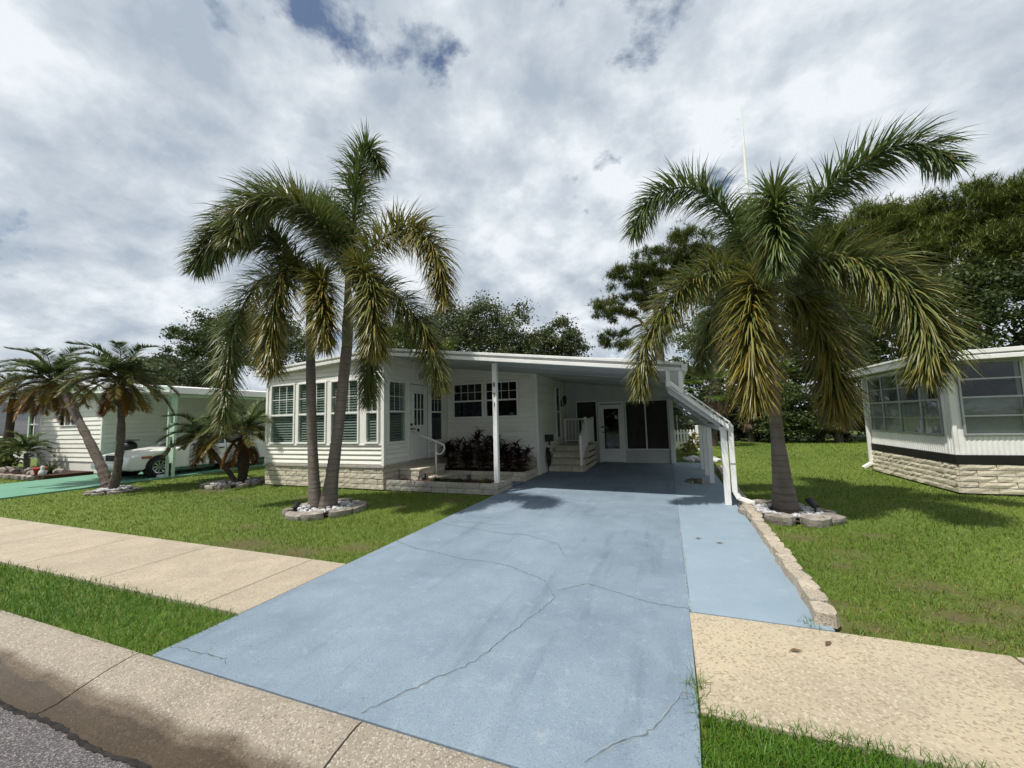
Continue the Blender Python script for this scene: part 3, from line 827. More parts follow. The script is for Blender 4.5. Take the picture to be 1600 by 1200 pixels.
# ------------------------------------------------------------------ carport and screened room
post = MB().box(-3.56, -3.46, 8.04, 8.14, 0.224, roof_z(-3.5)-0.035).build('carport_post', M_white, house, bevel=0.006)
def digit(ch, loc, size):
    cu = bpy.data.curves.new('number', 'FONT'); cu.body = ch; cu.size = size; cu.extrude = 0.004; cu.align_x = 'CENTER'; cu.align_y = 'CENTER'
    cu.materials.append(M_number)
    tmp = bpy.data.objects.new('house_number', cu); COL.objects.link(tmp)
    bpy.context.view_layer.update()
    me = bpy.data.meshes.new_from_object(tmp.evaluated_get(bpy.context.evaluated_depsgraph_get()))
    bpy.data.objects.remove(tmp); bpy.data.curves.remove(cu)
    if not me.materials: me.materials.append(M_number)
    o = bpy.data.objects.new('house_number', me); COL.objects.link(o)
    o.location = loc; o.rotation_euler = (math.pi/2,0,0); o.parent = post
digit('8', (-3.51, 8.033, 2.36), 0.13); digit('7', (-3.51, 8.033, 2.13), 0.13); digit('1', (-3.51, 8.033, 1.92), 0.13)

ZY = 14.25
def cz(x): return roof_z(x)-0.004
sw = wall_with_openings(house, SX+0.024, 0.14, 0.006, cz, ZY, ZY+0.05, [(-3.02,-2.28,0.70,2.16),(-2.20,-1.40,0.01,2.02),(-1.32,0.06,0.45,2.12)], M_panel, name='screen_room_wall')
for (a, b, c, d) in ((-3.02,-2.28,0.70,2.16),(-1.32,0.06,0.45,2.12)):
    p = MB().box(a, b, ZY+0.02, ZY+0.024, c, d).build('insect_screen', M_screen, sw)
    f = MB().box(a, a+0.03, ZY-0.012, ZY-0.001, c, d).box(b-0.03, b, ZY-0.012, ZY-0.001, c, d).box(a+.03, b-.03, ZY-0.012, ZY-0.001, d-0.03, d).box(a+.03, b-.03, ZY-0.012, ZY-0.001, c, c+0.03)
    f.build('screen_frame', M_trim, sw)
MB().box(-0.68, -0.64, ZY-0.012, ZY+0.018, 0.48, 2.09).build('screen_mullion', M_trim, sw)
sdr = MB().box(-2.18, -1.42, ZY-0.02, ZY+0.02, 0.03, 0.48).box(-2.18, -2.05, ZY-0.02, ZY+0.02, 0.48, 2.0).box(-1.55, -1.42, ZY-0.02, ZY+0.02, 0.48, 2.0).box(-2.05, -1.55, ZY-0.02, ZY+0.02, 1.86, 2.0).build('screen_door', M_door, sw, bevel=0.004)
MB().box(-2.05, -1.55, ZY-0.004, ZY+0.0, 0.48, 1.86).build('pane', M_glassd, sdr)
MB().tube([(-2.12,ZY-0.021,1.05),(-2.12,ZY-0.06,1.05),(-2.05,ZY-0.06,1.05)], 0.014, 8).build('door_handle', M_black, sdr)
MB().box(-2.15, -2.09, ZY-0.026, ZY-0.021, 1.20, 1.27).build('deadbolt', M_black, sdr)
for a, b in ((-2.24,-2.18),(-1.42,-1.36)):
    MB().box(a, b, ZY-0.03, ZY-0.001, 0.01, 2.06).build('door_frame', M_trim, sdr)
MB().box(-2.24, -1.36, ZY-0.032, ZY-0.001, 2.061, 2.11).build('door_frame', M_trim, sdr)
MB().box(0.08, 0.22, ZY-0.08, ZY+0.06, 0.006, roof_z(0.2)-0.004).build('carport_post', M_white, house, bevel=0.006)
# the room behind the screens
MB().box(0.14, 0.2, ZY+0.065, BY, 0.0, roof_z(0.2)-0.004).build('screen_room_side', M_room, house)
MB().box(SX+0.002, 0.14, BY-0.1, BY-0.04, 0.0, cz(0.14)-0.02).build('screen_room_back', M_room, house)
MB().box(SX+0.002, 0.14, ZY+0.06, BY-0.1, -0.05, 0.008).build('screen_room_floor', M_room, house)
MB().box(-1.9, -1.3, BY-0.106, BY-0.101, 0.2, 2.0).build('back_window', M_curtain, house)

# lean-to awning on the right of the carport
lean = thing('awning', 'sloping white side awning on posts along the right edge of the carport', 'awning', (0.5,10.5,0))
def lz(x): return 2.15-(x-0.05)*0.85
MB().prism([(0.02,lz(0.02)+0.05),(1.0,lz(1.0)+0.05),(1.0,lz(1.0)+0.075),(0.02,lz(0.02)+0.075)], 1, 7.86, 14.2).build('awning_sheet', M_white, lean)
for k in range(9):
    a = 0.10+k*0.105
    MB().prism([(a,lz(a)+0.076),(a+0.03,lz(a+0.03)+0.076),(a+0.03,lz(a+0.03)+0.10),(a,lz(a)+0.10)], 1, 7.86, 14.2).build('awning_rib', M_white, lean)
MB().prism([(0.03,lz(0.03)-0.03),(1.0,lz(1.0)-0.03),(1.0,lz(1.0)+0.05),(0.03,lz(0.03)+0.05)], 1, 7.80, 7.90).build('front_beam', M_white, lean, bevel=0.008)
MB().prism([(0.05,lz(0.05)-0.15),(0.88,lz(0.88)-0.10),(0.88,lz(0.88)-0.034),(0.05,lz(0.05)-0.034)], 1, 7.92, 7.98).build('rafter', M_soffit, lean, bevel=0.005)
MB().prism([(0.12,lz(0.12)+0.102),(1.02,lz(1.02)+0.102),(1.02,lz(1.02)+0.13),(0.12,lz(0.12)+0.13)], 1, 7.78, 7.84).build('edge_trim', M_white, lean)
MB().prism([(0.3,lz(0.3)-0.12),(0.9,lz(0.9)-0.12),(0.9,lz(0.9)-0.04),(0.3,lz(0.3)-0.04)], 1, 10.3, 10.36).build('rafter', M_soffit, lean)
MB().prism([(0.3,lz(0.3)-0.12),(0.9,lz(0.9)-0.12),(0.9,lz(0.9)-0.04),(0.3,lz(0.3)-0.04)], 1, 12.8, 12.86).build('rafter', M_soffit, lean)
MB().box(0.86, 0.98, 7.92, 14.2, 1.30, 1.36).build('side_beam', M_white, lean)
for x, y in ((0.925,7.98),(0.90,10.35),(0.90,12.85),(0.90,11.6)):
    MB().box(x-0.05, x+0.05, y-0.05, y+0.05, 0.004, 1.298).build('post', M_white, lean, bevel=0.006)
# upright panel that closes the step between carport roof and awning
up = MB().box(0.03, 0.10, 7.66, 7.74, 2.11, roof_z(0.06)-0.034).build('end_panel', M_white, lean, bevel=0.005)
MB().box(0.235, 0.315, 7.66, 7.74, 1.97, roof_z(0.28)-0.034).build('panel_stile', M_white, up, bevel=0.005)
MB().prism([(0.10,2.12),(0.235,2.0),(0.235,roof_z(0.23)-0.036),(0.10,roof_z(0.10)-0.036)], 1, 7.70, 7.715).build('panel_infill', M_soffit, up)
MB().bar((0.06,7.66,2.20),(0.30,7.66,1.99),0.05,0.06).build('panel_rail', M_white, up)
# downspout at the front corner
dsp = MB(); 
dsp.box(0.99, 1.07, 7.86, 7.93, 0.24, 1.30)
dspo = dsp.build('downspout', M_white, lean, bevel=0.008)
MB().tube([(1.03,7.90,1.30),(1.03,7.89,1.36),(0.99,7.88,1.41)], [0.05,0.052,0.05], 8).build('elbow', M_white, dspo)
MB().bar((1.03,7.90,0.26),(1.09,7.86,0.14),0.085,0.06).bar((1.08,7.87,0.15),(1.30,7.80,0.085),0.085,0.06).build('elbow', M_white, dspo, bevel=0.006)
MB().box(0.985, 1.075, 7.855, 7.935, 0.72, 0.74).build('seam', M_alum, dspo)

# ------------------------------------------------------------------ carport steps with railing
st = thing('carport_steps', 'brick carport steps with white railing up to the side door', 'steps', (-2.9,12.6,0))
for i in range(4):
    y = 11.68+i*0.28; z = 0.175*(i+1)
    x0, x1 = SX+0.03, -2.32
    MB().box(x0, x1, y+0.02, 13.96, z-0.175+0.004, z-0.035).build('riser', M_mortar, st)
    MB().box(x0, x1+0.02, y-0.02, (y+0.30 if i < 3 else 13.97), z-0.034, z+0.002).build('tread', M_brickw, st, bevel=0.006)
    brick_wall(st, x0, x1, y+0.019, z-0.172, 1, 0.38, 0.136, 0.012, M_brickw, '-Y', d=0.012, seed=40+i, rough=0.003)
    brick_wall(st, y+0.03, 13.96, x1+0.001, z-0.172, 1, 0.38, 0.136, 0.012, M_brickw, '+X', d=0.012, seed=50+i, rough=0.003)
rl = MB().bar((-2.40,11.80,1.0),(-2.40,12.62,1.52),0.05,0.06).build('handrail', M_trim, st)
MB().bar((-2.40,12.62,1.53),(-2.40,13.9,1.53),0.05,0.06).build('handrail', M_trim, st)
MB().bar((-2.42,13.9,1.53),(-3.38,13.9,1.53),0.05,0.06).build('handrail', M_trim, st)
for x, y, z0, z1 in ((-2.40,11.80,0.175,1.05),(-2.40,12.62,0.70,1.60),(-2.40,13.90,0.70,1.60),(-3.36,13.90,0.70,1.55)):
    MB().box(x-0.04, x+0.04, y-0.04, y+0.04, z0, z1).build('newel_post', M_trim, st, bevel=0.006)
for i in range(5):
    y = 11.93+i*0.13; MB().box(-2.415, -2.385, y-0.015, y+0.015, 0.30+i*0.082, 1.05+i*0.082).build('baluster', M_trim, st)
for i in range(8):
    y = 12.76+i*0.14; MB().box(-2.415, -2.385, y-0.015, y+0.015, 0.80, 1.51).build('baluster', M_trim, st)
for i in range(7):
    x = -3.24+i*0.12; MB().box(x-0.015, x+0.015, 13.885, 13.915, 0.80, 1.51).build('baluster', M_trim, st)
MB().bar((-2.40,12.66,0.79),(-2.40,13.86,0.79),0.04,0.04).bar((-2.44,13.9,0.79),(-3.32,13.9,0.79),0.04,0.04).build('bottom_rail', M_trim, st)

# lantern, hose box and hose on the side wall
lan = thing('wall_lantern', 'black wall lantern on the siding above the carport steps', 'lantern', (SX+0.03,13.7,2.1))
MB().box(SX+0.001, SX+0.03, 13.64, 13.76, 1.98, 2.2).build('backplate', M_black, lan, bevel=0.004)
MB().tube([(SX+0.03,13.7,2.05),(SX+0.10,13.7,2.0),(SX+0.14,13.7,2.06)], 0.014, 8).build('arm', M_black, lan)
MB().lathe([(0.02,0.0),(0.06,0.03),(0.075,0.22),(0.09,0.23),(0.03,0.32),(0.0,0.33)], (SX+0.14,13.7,2.04), 'z', 6).build('cage', M_black, lan)
hb = thing('hose_box', 'black box fixed high on the carport side wall above the hose', 'box', (SX+0.03,11.6,0.85))
MB().box(SX+0.03, SX+0.20, 11.48, 11.86, 0.90, 1.10).build('case', M_black, hb, bevel=0.012)
MB().tube([(SX+0.12,11.65,0.90),(SX+0.12,11.66,0.82),(SX+0.10,11.70,0.80)], 0.03, 8).build('spout', M_black, hb)
hose = MB(); r_ = rng(8)
for k in range(6):
    pts = []; w = 0.10+0.02*k; hgt = 0.22+0.03*r_.random()
    for i in range(21):
        t = 2*math.pi*i/20; pts.append((SX+0.05+0.012*k, 11.62+w*math.sin(t), 0.50+hgt*math.cos(t)-0.02*k))
    hose.tube(pts, 0.011, 6, cap=False)
hose.tube([(SX+0.07,11.62,0.42),(SX+0.07,11.60,0.22),(SX+0.08,11.62,0.03)], 0.011, 6)
hr = thing('garden_hose', 'dark coiled garden hose hanging on the carport side wall', 'hose', (SX+0.03,11.62,0.4))
hose.build('hose_coil', M_black, hr, smooth=True)
MB().tube([(SX+0.02,11.62,0.66),(SX+0.14,11.62,0.70)], 0.02, 8).build('hook', M_black, hr)
# dark chair seen through the screen
ch = thing('patio_chair', 'dark chair standing inside the screened room', 'chair', (-0.85,15.6,0.01))
MB().box(-1.1,-0.6,15.35,15.85,0.40,0.46).build('seat', M_black, ch)
MB().box(-1.1,-0.6,15.82,15.88,0.46,1.05).build('backrest', M_black, ch)
for x, y in ((-1.08,15.37),(-0.62,15.37),(-1.08,15.83),(-0.62,15.83)):
    MB().box(x-0.02,x+0.02,y-0.02,y+0.02,0.008,0.40).build('leg', M_black, ch)

# ------------------------------------------------------------------ entry steps, handrail, planters
es = thing('entry_steps', 'two white brick steps below the front door', 'steps', (-6.0,9.0,0))
for x0, x1, y0, y1, z in ((BX+0.05,-5.70,8.42,9.62,0.44),(-5.698,-5.26,8.66,9.50,0.22)):
    MB().box(x0, x1-0.03, y0+0.03, y1-0.03, 0.0, z-0.05).build('step_core', M_mortar, es)
    MB().box(x0, x1+0.01, y0-0.01, y1+0.01, z-0.049, z).build('tread', M_brickw, es, bevel=0.008)
    n = 3 if z > .3 else 1
    hh = (z-0.055)/n
    brick_wall(es, x0, x1-0.03, y0+0.029, 0.004, n, 0.36, hh, 0.012, M_brickw, '-Y', d=0.03, seed=int(z*100))
    brick_wall(es, y0+0.03, y1-0.03, x1-0.029, 0.004, n, 0.36, hh, 0.012, M_brickw, '+X', d=0.03, seed=int(z*100)+1)
hrl = thing('handrail', 'white curved pipe handrail beside the front door steps', 'handrail', (-5.66,9.08,0.22))
MB().tube([(-5.66,9.08,0.221),(-5.66,9.08,1.05)], 0.021, 10).build('post', M_white, hrl, smooth=True)
arc = [(BX+0.03,9.0,1.32),(-6.0,9.04,1.20),(-5.66,9.08,1.07),(-5.50,9.10,1.00)]
for i in range(1, 9):
    t = math.pi*i/9+0.5; arc.append((-5.56+0.14*math.sin(t+0.35)*1.0, 9.10, 0.885+0.15*math.cos(t+0.2)))
arc += [(-5.65,9.085,0.78)]
MB().tube(arc, 0.021, 10).build('rail', M_white, hrl, smooth=True)

pw = thing('planter_wall', 'low grey block planter in front of the entry with a white post', 'planter', (-4.9,8.4,0))
MB().box(BX+0.03, SX-0.05, 7.96, 8.02, -0.03, 0.215).box(SX-0.10, SX-0.05, 8.02, 8.80, -0.03, 0.215).box(BX+0.05, SX-0.10, 8.78, 8.82, -0.03, 0.14).build('wall_core', M_mortar, pw)
brick_wall(pw, BX+0.015, SX, 7.99, -0.02, 1, 0.42, 0.115, 0.010, M_brickg, '-Y', d=0.06, seed=21, rough=0.005)
brick_wall(pw, BX+0.015, SX, 7.99, 0.096, 1, 0.42, 0.128, 0.010, M_brickg, '-Y', d=0.06, seed=22, rough=0.005)
brick_wall(pw, 7.94, 8.83, SX-0.06, -0.02, 1, 0.42, 0.115, 0.010, M_brickg, '+X', d=0.06, seed=23, rough=0.005)
brick_wall(pw, 7.94, 8.83, SX-0.06, 0.096, 1, 0.42, 0.128, 0.010, M_brickg, '+X', d=0.06, seed=24, rough=0.005)
MB().box(-3.62, SX-0.05, 7.96, 8.80, 0.217, 0.224).build('cap_block', M_brickg, pw)
def mulch_patch(name, x0, x1, y0, y1, z, seed, parent):
    g = np.random.default_rng(seed); nx, ny = int((x1-x0)/0.06), int((y1-y0)/0.06)
    X, Y = np.meshgrid(np.linspace(x0,x1,nx+1), np.linspace(y0,y1,ny+1))
    Z = z+g.uniform(-0.015,0.02,X.shape)
    V = np.stack([X.ravel(),Y.ravel(),Z.ravel()],1); i = (np.arange(nx)[None,:]+(nx+1)*np.arange(ny)[:,None]).ravel()
    return link(name, np_mesh(name, V, np.stack([i,i+1,i+nx+2,i+nx+1],1), M_mulch), parent)
mulch_patch('mulch', BX+0.03, SX-0.11, 8.0, 8.79, 0.16, 1, pw)

hw = thing('planter_wall', 'low white brick planter under the recessed window holding dark red shrubs', 'planter', (-4.7,10.2,0))
MB().box(-6.0, SX-0.06, 9.80, 9.86, -0.03, 0.225).box(SX-0.10, SX-0.06, 9.86, RY-0.02, -0.03, 0.225).build('wall_core', M_mortar, hw)
brick_wall(hw, -6.0, SX, 9.82, -0.02, 2, 0.40, 0.125, 0.012, M_brickw, '-Y', d=0.06, seed=31, rough=0.005)
brick_wall(hw, 9.77, RY-0.04, SX-0.06, -0.02, 2, 0.40, 0.125, 0.012, M_brickw, '+X', d=0.06, seed=32, rough=0.005)
mulch_patch('mulch', BX+0.06, SX-0.11, 9.86, RY-0.06, 0.17, 2, hw)

# ------------------------------------------------------------------ leaves, shrubs, trees (numpy)
def ribbons(base, d, L, W, droop, col0, col1, g, seg=2, tipw=0.0, roll=None):
    """narrow leaves: n ribbons of seg quads ending in a point; returns V, F(tris), C"""
    n = len(base); d = unit(d)
    up = np.array([0,0,1.0])
    side = unit(np.cross(d, up)+g.normal(0,0.25,(n,3)))
    P = [base]; dd = d.copy()
    for k in range(seg):
        P.append(P[-1]+dd*(L/seg)[:,None]); dd = unit(dd-np.stack([np.zeros(n),np.zeros(n),droop],1)/seg*1.6)
    ws = np.interp(np.linspace(0,1,seg+1), [0,0.35,1], [0.45,1.0,tipw])
    V = np.empty((n,(seg)*2+1,3)); C = np.empty((n,seg*2+1,3))
    for k in range(seg):
        V[:,2*k] = P[k]-side*(W*ws[k]/2)[:,None]; V[:,2*k+1] = P[k]+side*(W*ws[k]/2)[:,None]
        t = k/seg; C[:,2*k] = C[:,2*k+1] = col0*(1-t)+col1*t
    V[:,-1] = P[seg]; C[:,-1] = col1
    F = []
    k = (2*seg+1)*np.arange(n)[:,None]
    for j in range(seg-1):
        F += [k+np.array([2*j,2*j+1,2*j+3]), k+np.array([2*j,2*j+3,2*j+2])]
    F.append(k+np.array([2*seg-2,2*seg-1,2*seg]))
    return V.reshape(-1,3), np.concatenate(F), C.reshape(-1,3)

def merge(parts):
    V=[];F=[];C=[];k=0
    for v,f,c in parts: V.append(v);F.append(f+k);C.append(c);k+=len(v)
    return np.concatenate(V),np.concatenate(F),np.concatenate(C)

def catmull(P, n):
    P = [2*P[0]-P[1]]+list(P)+[2*P[-1]-P[-2]]
    out = []
    for i in range(1,len(P)-2):
        for t in np.linspace(0,1,n,endpoint=False):
            a,b,c,d = P[i-1:i+3]
            out.append(0.5*((2*b)+(-a+c)*t+(2*a-5*b+4*c-d)*t*t+(-a+3*b-3*c+d)*t**3))
    out.append(P[-2]); return np.array(out)

def tube_np(pts, rads, col, n=5):
    m = MB().tube(pts, rads, n, cap=False)
    V = np.array(m.v); F = np.array(m.f)
    F = np.concatenate([F[:,[0,1,2]],F[:,[0,2,3]]])
    return V, F, np.tile(np.asarray(col), (len(V),1))

def frond(pts, seed, n=1100, L=0.66, W=0.028, plumose=True, fwd=0.58, gold=0.0, droop=0.65, gcol=(0.270,0.210,0.028), bcol=(0.170,0.105,0.015), r0=0.028, start=0.10, dark=1.0):
    """one feather leaf: a rachis with leaflets all round it (foxtail) or in two ranks"""
    g = np.random.default_rng(seed)
    P = catmull([np.array(p,float) for p in pts], 12)
    seglen = np.linalg.norm(np.diff(P,axis=0),axis=1); s = np.concatenate([[0],np.cumsum(seglen)]); s/=s[-1]
    t = start+(1-start)*np.sort(g.uniform(0,1,n))
    base = np.stack([np.interp(t,s,P[:,k]) for k in range(3)],1)
    e = 0.02
    tan = unit(np.stack([np.interp(np.clip(t+e,0,1),s,P[:,k])-np.interp(np.clip(t-e,0,1),s,P[:,k]) for k in range(3)],1))
    up = np.array([0,0,1.0])
    a = unit(np.cross(tan,up)+1e-4); b = np.cross(a,tan)
    if plumose:
        phi = g.uniform(0,2*np.pi,n)
    else:
        phi = np.where(g.uniform(0,1,n)<.5, 0.35, np.pi-0.35)+g.normal(0,0.16,n)
    rad = a*np.cos(phi)[:,None]+b*np.sin(phi)[:,None]
    f = fwd*(0.75+0.9*t**2)+g.normal(0,0.12,n)
    d = unit(rad+tan*f[:,None])
    ll = L*np.interp(t,[0,0.15,0.5,0.85,1],[0.55,0.9,1.0,0.85,0.5])*g.uniform(0.75,1.15,n)
    green = np.array([0.050,0.088,0.024])*dark; green2 = np.array([0.130,0.178,0.048])*dark; yel = np.array(gcol); br = np.array(bcol)
    u = g.uniform(0,1,n)[:,None]
    c0 = green+(green2-green)*u
    gm = np.clip(gold*(0.35+0.9*t)+g.normal(0,0.22,n)*min(1,gold*2.5),0,1)[:,None]
    yb = np.where(g.uniform(0,1,(n,1))<0.25, br, yel)
    c0 = c0*(1-gm)+yb*gm
    c1 = c0*1.05+0.008; tipb = (g.uniform(0,1,(n,1))<0.06+0.18*gold)
    c1 = np.where(tipb, br*1.1, c1)
    V,F,C = ribbons(base,d,ll,W*g.uniform(0.75,1.2,n),droop*g.uniform(0.5,1.5,n),c0,c1,g,seg=3)
    parts = [(V,F,C), tube_np(P[::2], list(np.interp(np.linspace(0,1,len(P[::2])),[0,1],[r0,0.005])), (0.10,0.11,0.045))]
    return merge(parts)

def trunk_mesh(name, pts, rads, ring=0.085, c1=(0.205,0.175,0.145), c2=(0.10,0.083,0.070), seed=0, n=18):
    """smooth palm stem with leaf scar rings"""
    g = np.random.default_rng(seed)
    P = catmull([np.array(p,float) for p in pts], 60)
    s = np.concatenate([[0],np.cumsum(np.linalg.norm(np.diff(P,axis=0),axis=1))])
    m = int(s[-1]/0.017); q = np.linspace(0,s[-1],m)
    C = np.stack([np.interp(q,s,P[:,k]) for k in range(3)],1)
    rr = np.interp(q/s[-1], np.linspace(0,1,len(rads)), rads)
    # irregular ring spacing
    ph = np.cumsum(np.ones(m)*0.017/ (ring*(1+0.35*np.sin(q*3.1+seed)))) 
    sc = (ph % 1) < 0.16
    rr = rr*(1+np.where(sc,0.022,0))+g.normal(0,0.0006,m)
    ang = np.linspace(0,2*np.pi,n,endpoint=False)
    V = C[:,None,:]+np.stack([np.cos(ang)[None]*rr[:,None],np.sin(ang)[None]*rr[:,None],np.zeros((m,n))],2)
    i = (np.arange(m-1)[:,None]*n+np.arange(n)[None]); j = np.arange(m-1)[:,None]*n+(np.arange(n)[None]+1)%n
    F = np.stack([i,j,j+n,i+n],2).reshape(-1,4)
    blot = lawn_noise(np.repeat(q,n)*2.3, np.tile(ang,m)*1.2+seed, 1.8, seed)
    t = np.clip(0.5+0.35*blot+g.normal(0,0.10,m*n),0,1)[:,None]
    col = np.array(c2)*(1-t)+np.array(c1)*t
    col = np.where(np.repeat(sc,n)[:,None], col*0.62+0.012, col)
    return np_mesh(name, V.reshape(-1,3), F, M_palmbark, col, smooth=True)

def foxtail(label, base, trunk_pts, trunk_r, shaft_pts, shaft_r, fronds, seed, group):
    t = thing('palm_tree', label, 'palm tree', base, group)
    link('trunk', trunk_mesh('trunk', trunk_pts, trunk_r, seed=seed), t)
    MB().tube([tuple(p) for p in catmull([np.array(p) for p in shaft_pts], 8)], list(np.interp(np.linspace(0,1,8*(len(shaft_pts)-1)+1),np.linspace(0,1,len(shaft_r)),shaft_r)), 14).build('crownshaft', M_shaft, t, smooth=True)
    for i, (pts, gold, kw) in enumerate(fronds):
        v,f,c = frond(pts, seed*100+i, gold=gold, **kw)
        link('frond', np_mesh('frond', v, f, M_frond, c), t)
    return t

GP = 'foxtail palms in front of the white home'
FB = [([(-5.60,5.90,4.46),(-5.55,6.00,5.80),(-5.57,6.10,6.78),(-5.36,6.15,7.15),(-5.10,6.15,6.72)],0.0,{}),
 ([(-5.71,5.90,4.54),(-6.27,5.50,5.77),(-6.97,5.10,5.98),(-7.66,4.80,5.41),(-7.95,4.70,4.80)],0.12,{}),
 ([(-5.68,5.90,4.48),(-5.82,5.40,5.31),(-6.20,4.90,5.64),(-6.67,4.60,5.35),(-6.75,4.40,4.70)],0.18,{}),
 ([(-5.75,6.00,4.58),(-6.40,6.30,5.9),(-6.80,6.45,6.45),(-7.15,6.55,6.50)],0.0,{}),
 ([(-5.56,5.90,4.52),(-4.76,5.80,4.97),(-4.05,5.70,4.97),(-3.47,5.60,4.41),(-3.30,5.60,3.56)],0.55,{}),
 ([(-5.52,5.90,4.32),(-4.78,6.10,4.09),(-4.27,6.30,3.45),(-3.99,6.40,2.65),(-3.86,6.40,2.22)],0.32,{}),
 ([(-5.59,5.90,4.52),(-4.93,5.50,4.34),(-4.54,5.30,3.76),(-4.43,5.25,3.08),(-4.41,5.30,2.76)],0.40,{}),
 ([(-5.65,6.00,4.37),(-5.70,6.50,3.88),(-5.75,6.70,2.96),(-5.82,6.70,2.05)],0.1,{})]
FA = [([(-6.59,5.90,4.22),(-6.45,5.40,4.62),(-6.48,5.10,4.09),(-6.48,5.00,3.24),(-6.45,5.00,2.54)],0.52,{}),
 ([(-6.68,5.90,4.23),(-7.40,5.60,4.64),(-7.92,5.40,3.86),(-8.09,5.30,2.69),(-8.11,5.30,1.60)],0.16,{'n':1150}),
 ([(-6.63,5.90,4.29),(-6.93,5.35,5.14),(-7.37,4.90,5.24),(-7.78,4.70,4.92),(-8.06,4.65,4.55)],0.06,{'n':1350}),
 ([(-6.55,5.90,4.21),(-5.80,5.40,4.21),(-5.45,5.15,3.61),(-5.35,5.10,2.95)],0.5,{})]
foxtail('slender left hand foxtail palm of the pair in the front lawn stone ring', (-6.30,5.85,0), [(-6.30,5.85,-0.03),(-6.36,5.86,0.5),(-6.47,5.88,1.6),(-6.55,5.9,2.85)], [0.135,0.10,0.09,0.09,0.09,0.085],
        [(-6.55,5.9,2.85),(-6.59,5.9,3.5),(-6.62,5.9,4.25)], [0.085,0.085,0.062,0.045], FA, 11, GP)
foxtail('taller foxtail palm leaning right from the front lawn stone ring with upright top frond', (-6.02,5.86,0), [(-6.02,5.86,-0.03),(-5.96,5.87,0.4),(-5.80,5.89,1.6),(-5.63,5.9,3.05)], [0.175,0.115,0.10,0.098,0.098,0.10],
        [(-5.63,5.9,3.05),(-5.61,5.9,3.7),(-5.62,5.9,4.5)], [0.095,0.105,0.075,0.05], FB, 12, GP)
FR = [([(1.86,7.90,3.96),(2.45,7.70,4.99),(3.09,7.50,5.42),(3.62,7.30,5.46),(3.95,7.20,5.01)],0.0,{'n':1150}),
 ([(1.69,7.90,3.98),(1.25,7.80,5.08),(0.71,7.70,5.69),(0.05,7.60,5.67),(-0.38,7.50,4.97)],0.0,{'n':1150}),
 ([(1.77,7.90,4.03),(1.76,7.30,4.73),(1.70,6.80,4.80),(1.60,6.40,4.24),(1.53,6.30,3.56)],0.05,{'n':1250}),
 ([(1.63,7.90,3.82),(0.96,7.60,4.06),(0.20,7.30,3.56),(-0.25,7.20,2.80),(-0.40,7.20,2.03)],0.30,{'n':1250}),
 ([(1.70,7.90,3.81),(1.50,7.30,3.80),(1.32,7.00,3.20),(1.25,6.90,2.40),(1.28,6.90,1.75)],0.62,{'n':1350,'L':0.80}),
 ([(1.81,7.90,3.74),(2.21,7.90,3.46),(2.51,7.90,2.77),(2.58,7.90,2.03),(2.58,7.90,1.55)],0.50,{'n':1250,'L':0.80}),
 ([(1.89,7.90,3.90),(2.57,7.50,3.97),(3.12,7.20,3.52),(3.38,7.00,2.70),(3.26,6.90,2.05)],0.30,{'n':1500,'L':0.80}),
 ([(1.76,8.00,4.01),(1.80,8.60,5.22),(1.79,9.00,5.57),(1.62,9.50,5.28)],0.0,{'n':1150}),
 ([(1.69,7.95,3.83),(1.39,8.50,4.11),(0.95,8.90,3.50),(0.70,9.00,2.54)],0.15,{'n':1150}),
 ([(1.86,8.00,3.82),(2.56,8.70,3.99),(3.25,9.20,3.30),(3.36,9.30,2.53)],0.2,{'n':1150})]
foxtail('stout foxtail palm with golden hanging fronds on the right hand lawn', (1.70,7.78,0), [(1.72,7.72,-0.03),(1.71,7.75,0.4),(1.71,7.85,1.5),(1.76,7.9,2.85)], [0.205,0.135,0.10,0.086,0.082,0.085],
        [(1.76,7.9,2.85),(1.77,7.9,3.4),(1.78,7.9,4.05)], [0.085,0.095,0.075,0.055], FR, 13, GP)

def feather_palm(label, base, trunk_pts, trunk_r, crown, nf, L, seed, group=None, mat=M_fibre, gold=0.5, leaf=0.22, skirt=6, elev=(-0.5,1.2), nleaf=150, dead=True):
    """short date palm: fibrous leaning trunk, arching two-ranked fronds, hanging old ones"""
    r_ = rng(seed); t = thing('palm_tree', label, 'palm tree', base, group)
    P = catmull([np.array(p,float) for p in trunk_pts], 10)
    rr = np.interp(np.linspace(0,1,len(P)),np.linspace(0,1,len(trunk_r)),trunk_r)
    rr = [a*0.78*(1+0.10*r_.uniform(-1,1)) for a in rr]
    MB().tube([tuple(p) for p in P], rr, 10).build('trunk', mat, t)
    c = np.array(crown,float)
    for i in range(nf+skirt):
        old = i >= nf
        az = i*2.399+r_.uniform(-.25,.25)
        el = -0.9+r_.uniform(-.2,.2) if old else elev[0]+(elev[1]-elev[0])*((i+0.5)/nf)+r_.uniform(-.1,.1)
        l = L*r_.uniform(0.85,1.1)*(0.75 if old else 1)
        h = np.array([math.cos(az),math.sin(az),0]); d = h*math.cos(el)+np.array([0,0,math.sin(el)])
        p1 = c+d*l*0.33; d2 = unit(d+np.array([0,0,-0.45])); p2 = p1+d2*l*0.33; d3 = unit(d2+np.array([0,0,-0.65])); p3 = p2+d3*l*0.34
        gd = 0.95 if old else max(0, 1.25*gold*(1-(i/nf)*1.7))
        v,f,cc = frond([c,p1,p2,p3], seed*77+i, n=int(nleaf*2.6), L=leaf*1.3, W=0.017, plumose=False, gcol=(0.30,0.160,0.015), bcol=(0.26,0.105,0.012), fwd=0.8, gold=gd, droop=0.25, r0=0.014, start=0.15)
        if old and i % 2: cc = cc*np.array([0.60,0.50,0.62])
        link('frond', np_mesh('frond', v, f, M_frond, cc), t)
    return t
GD = 'date palms by the neighbouring driveway'
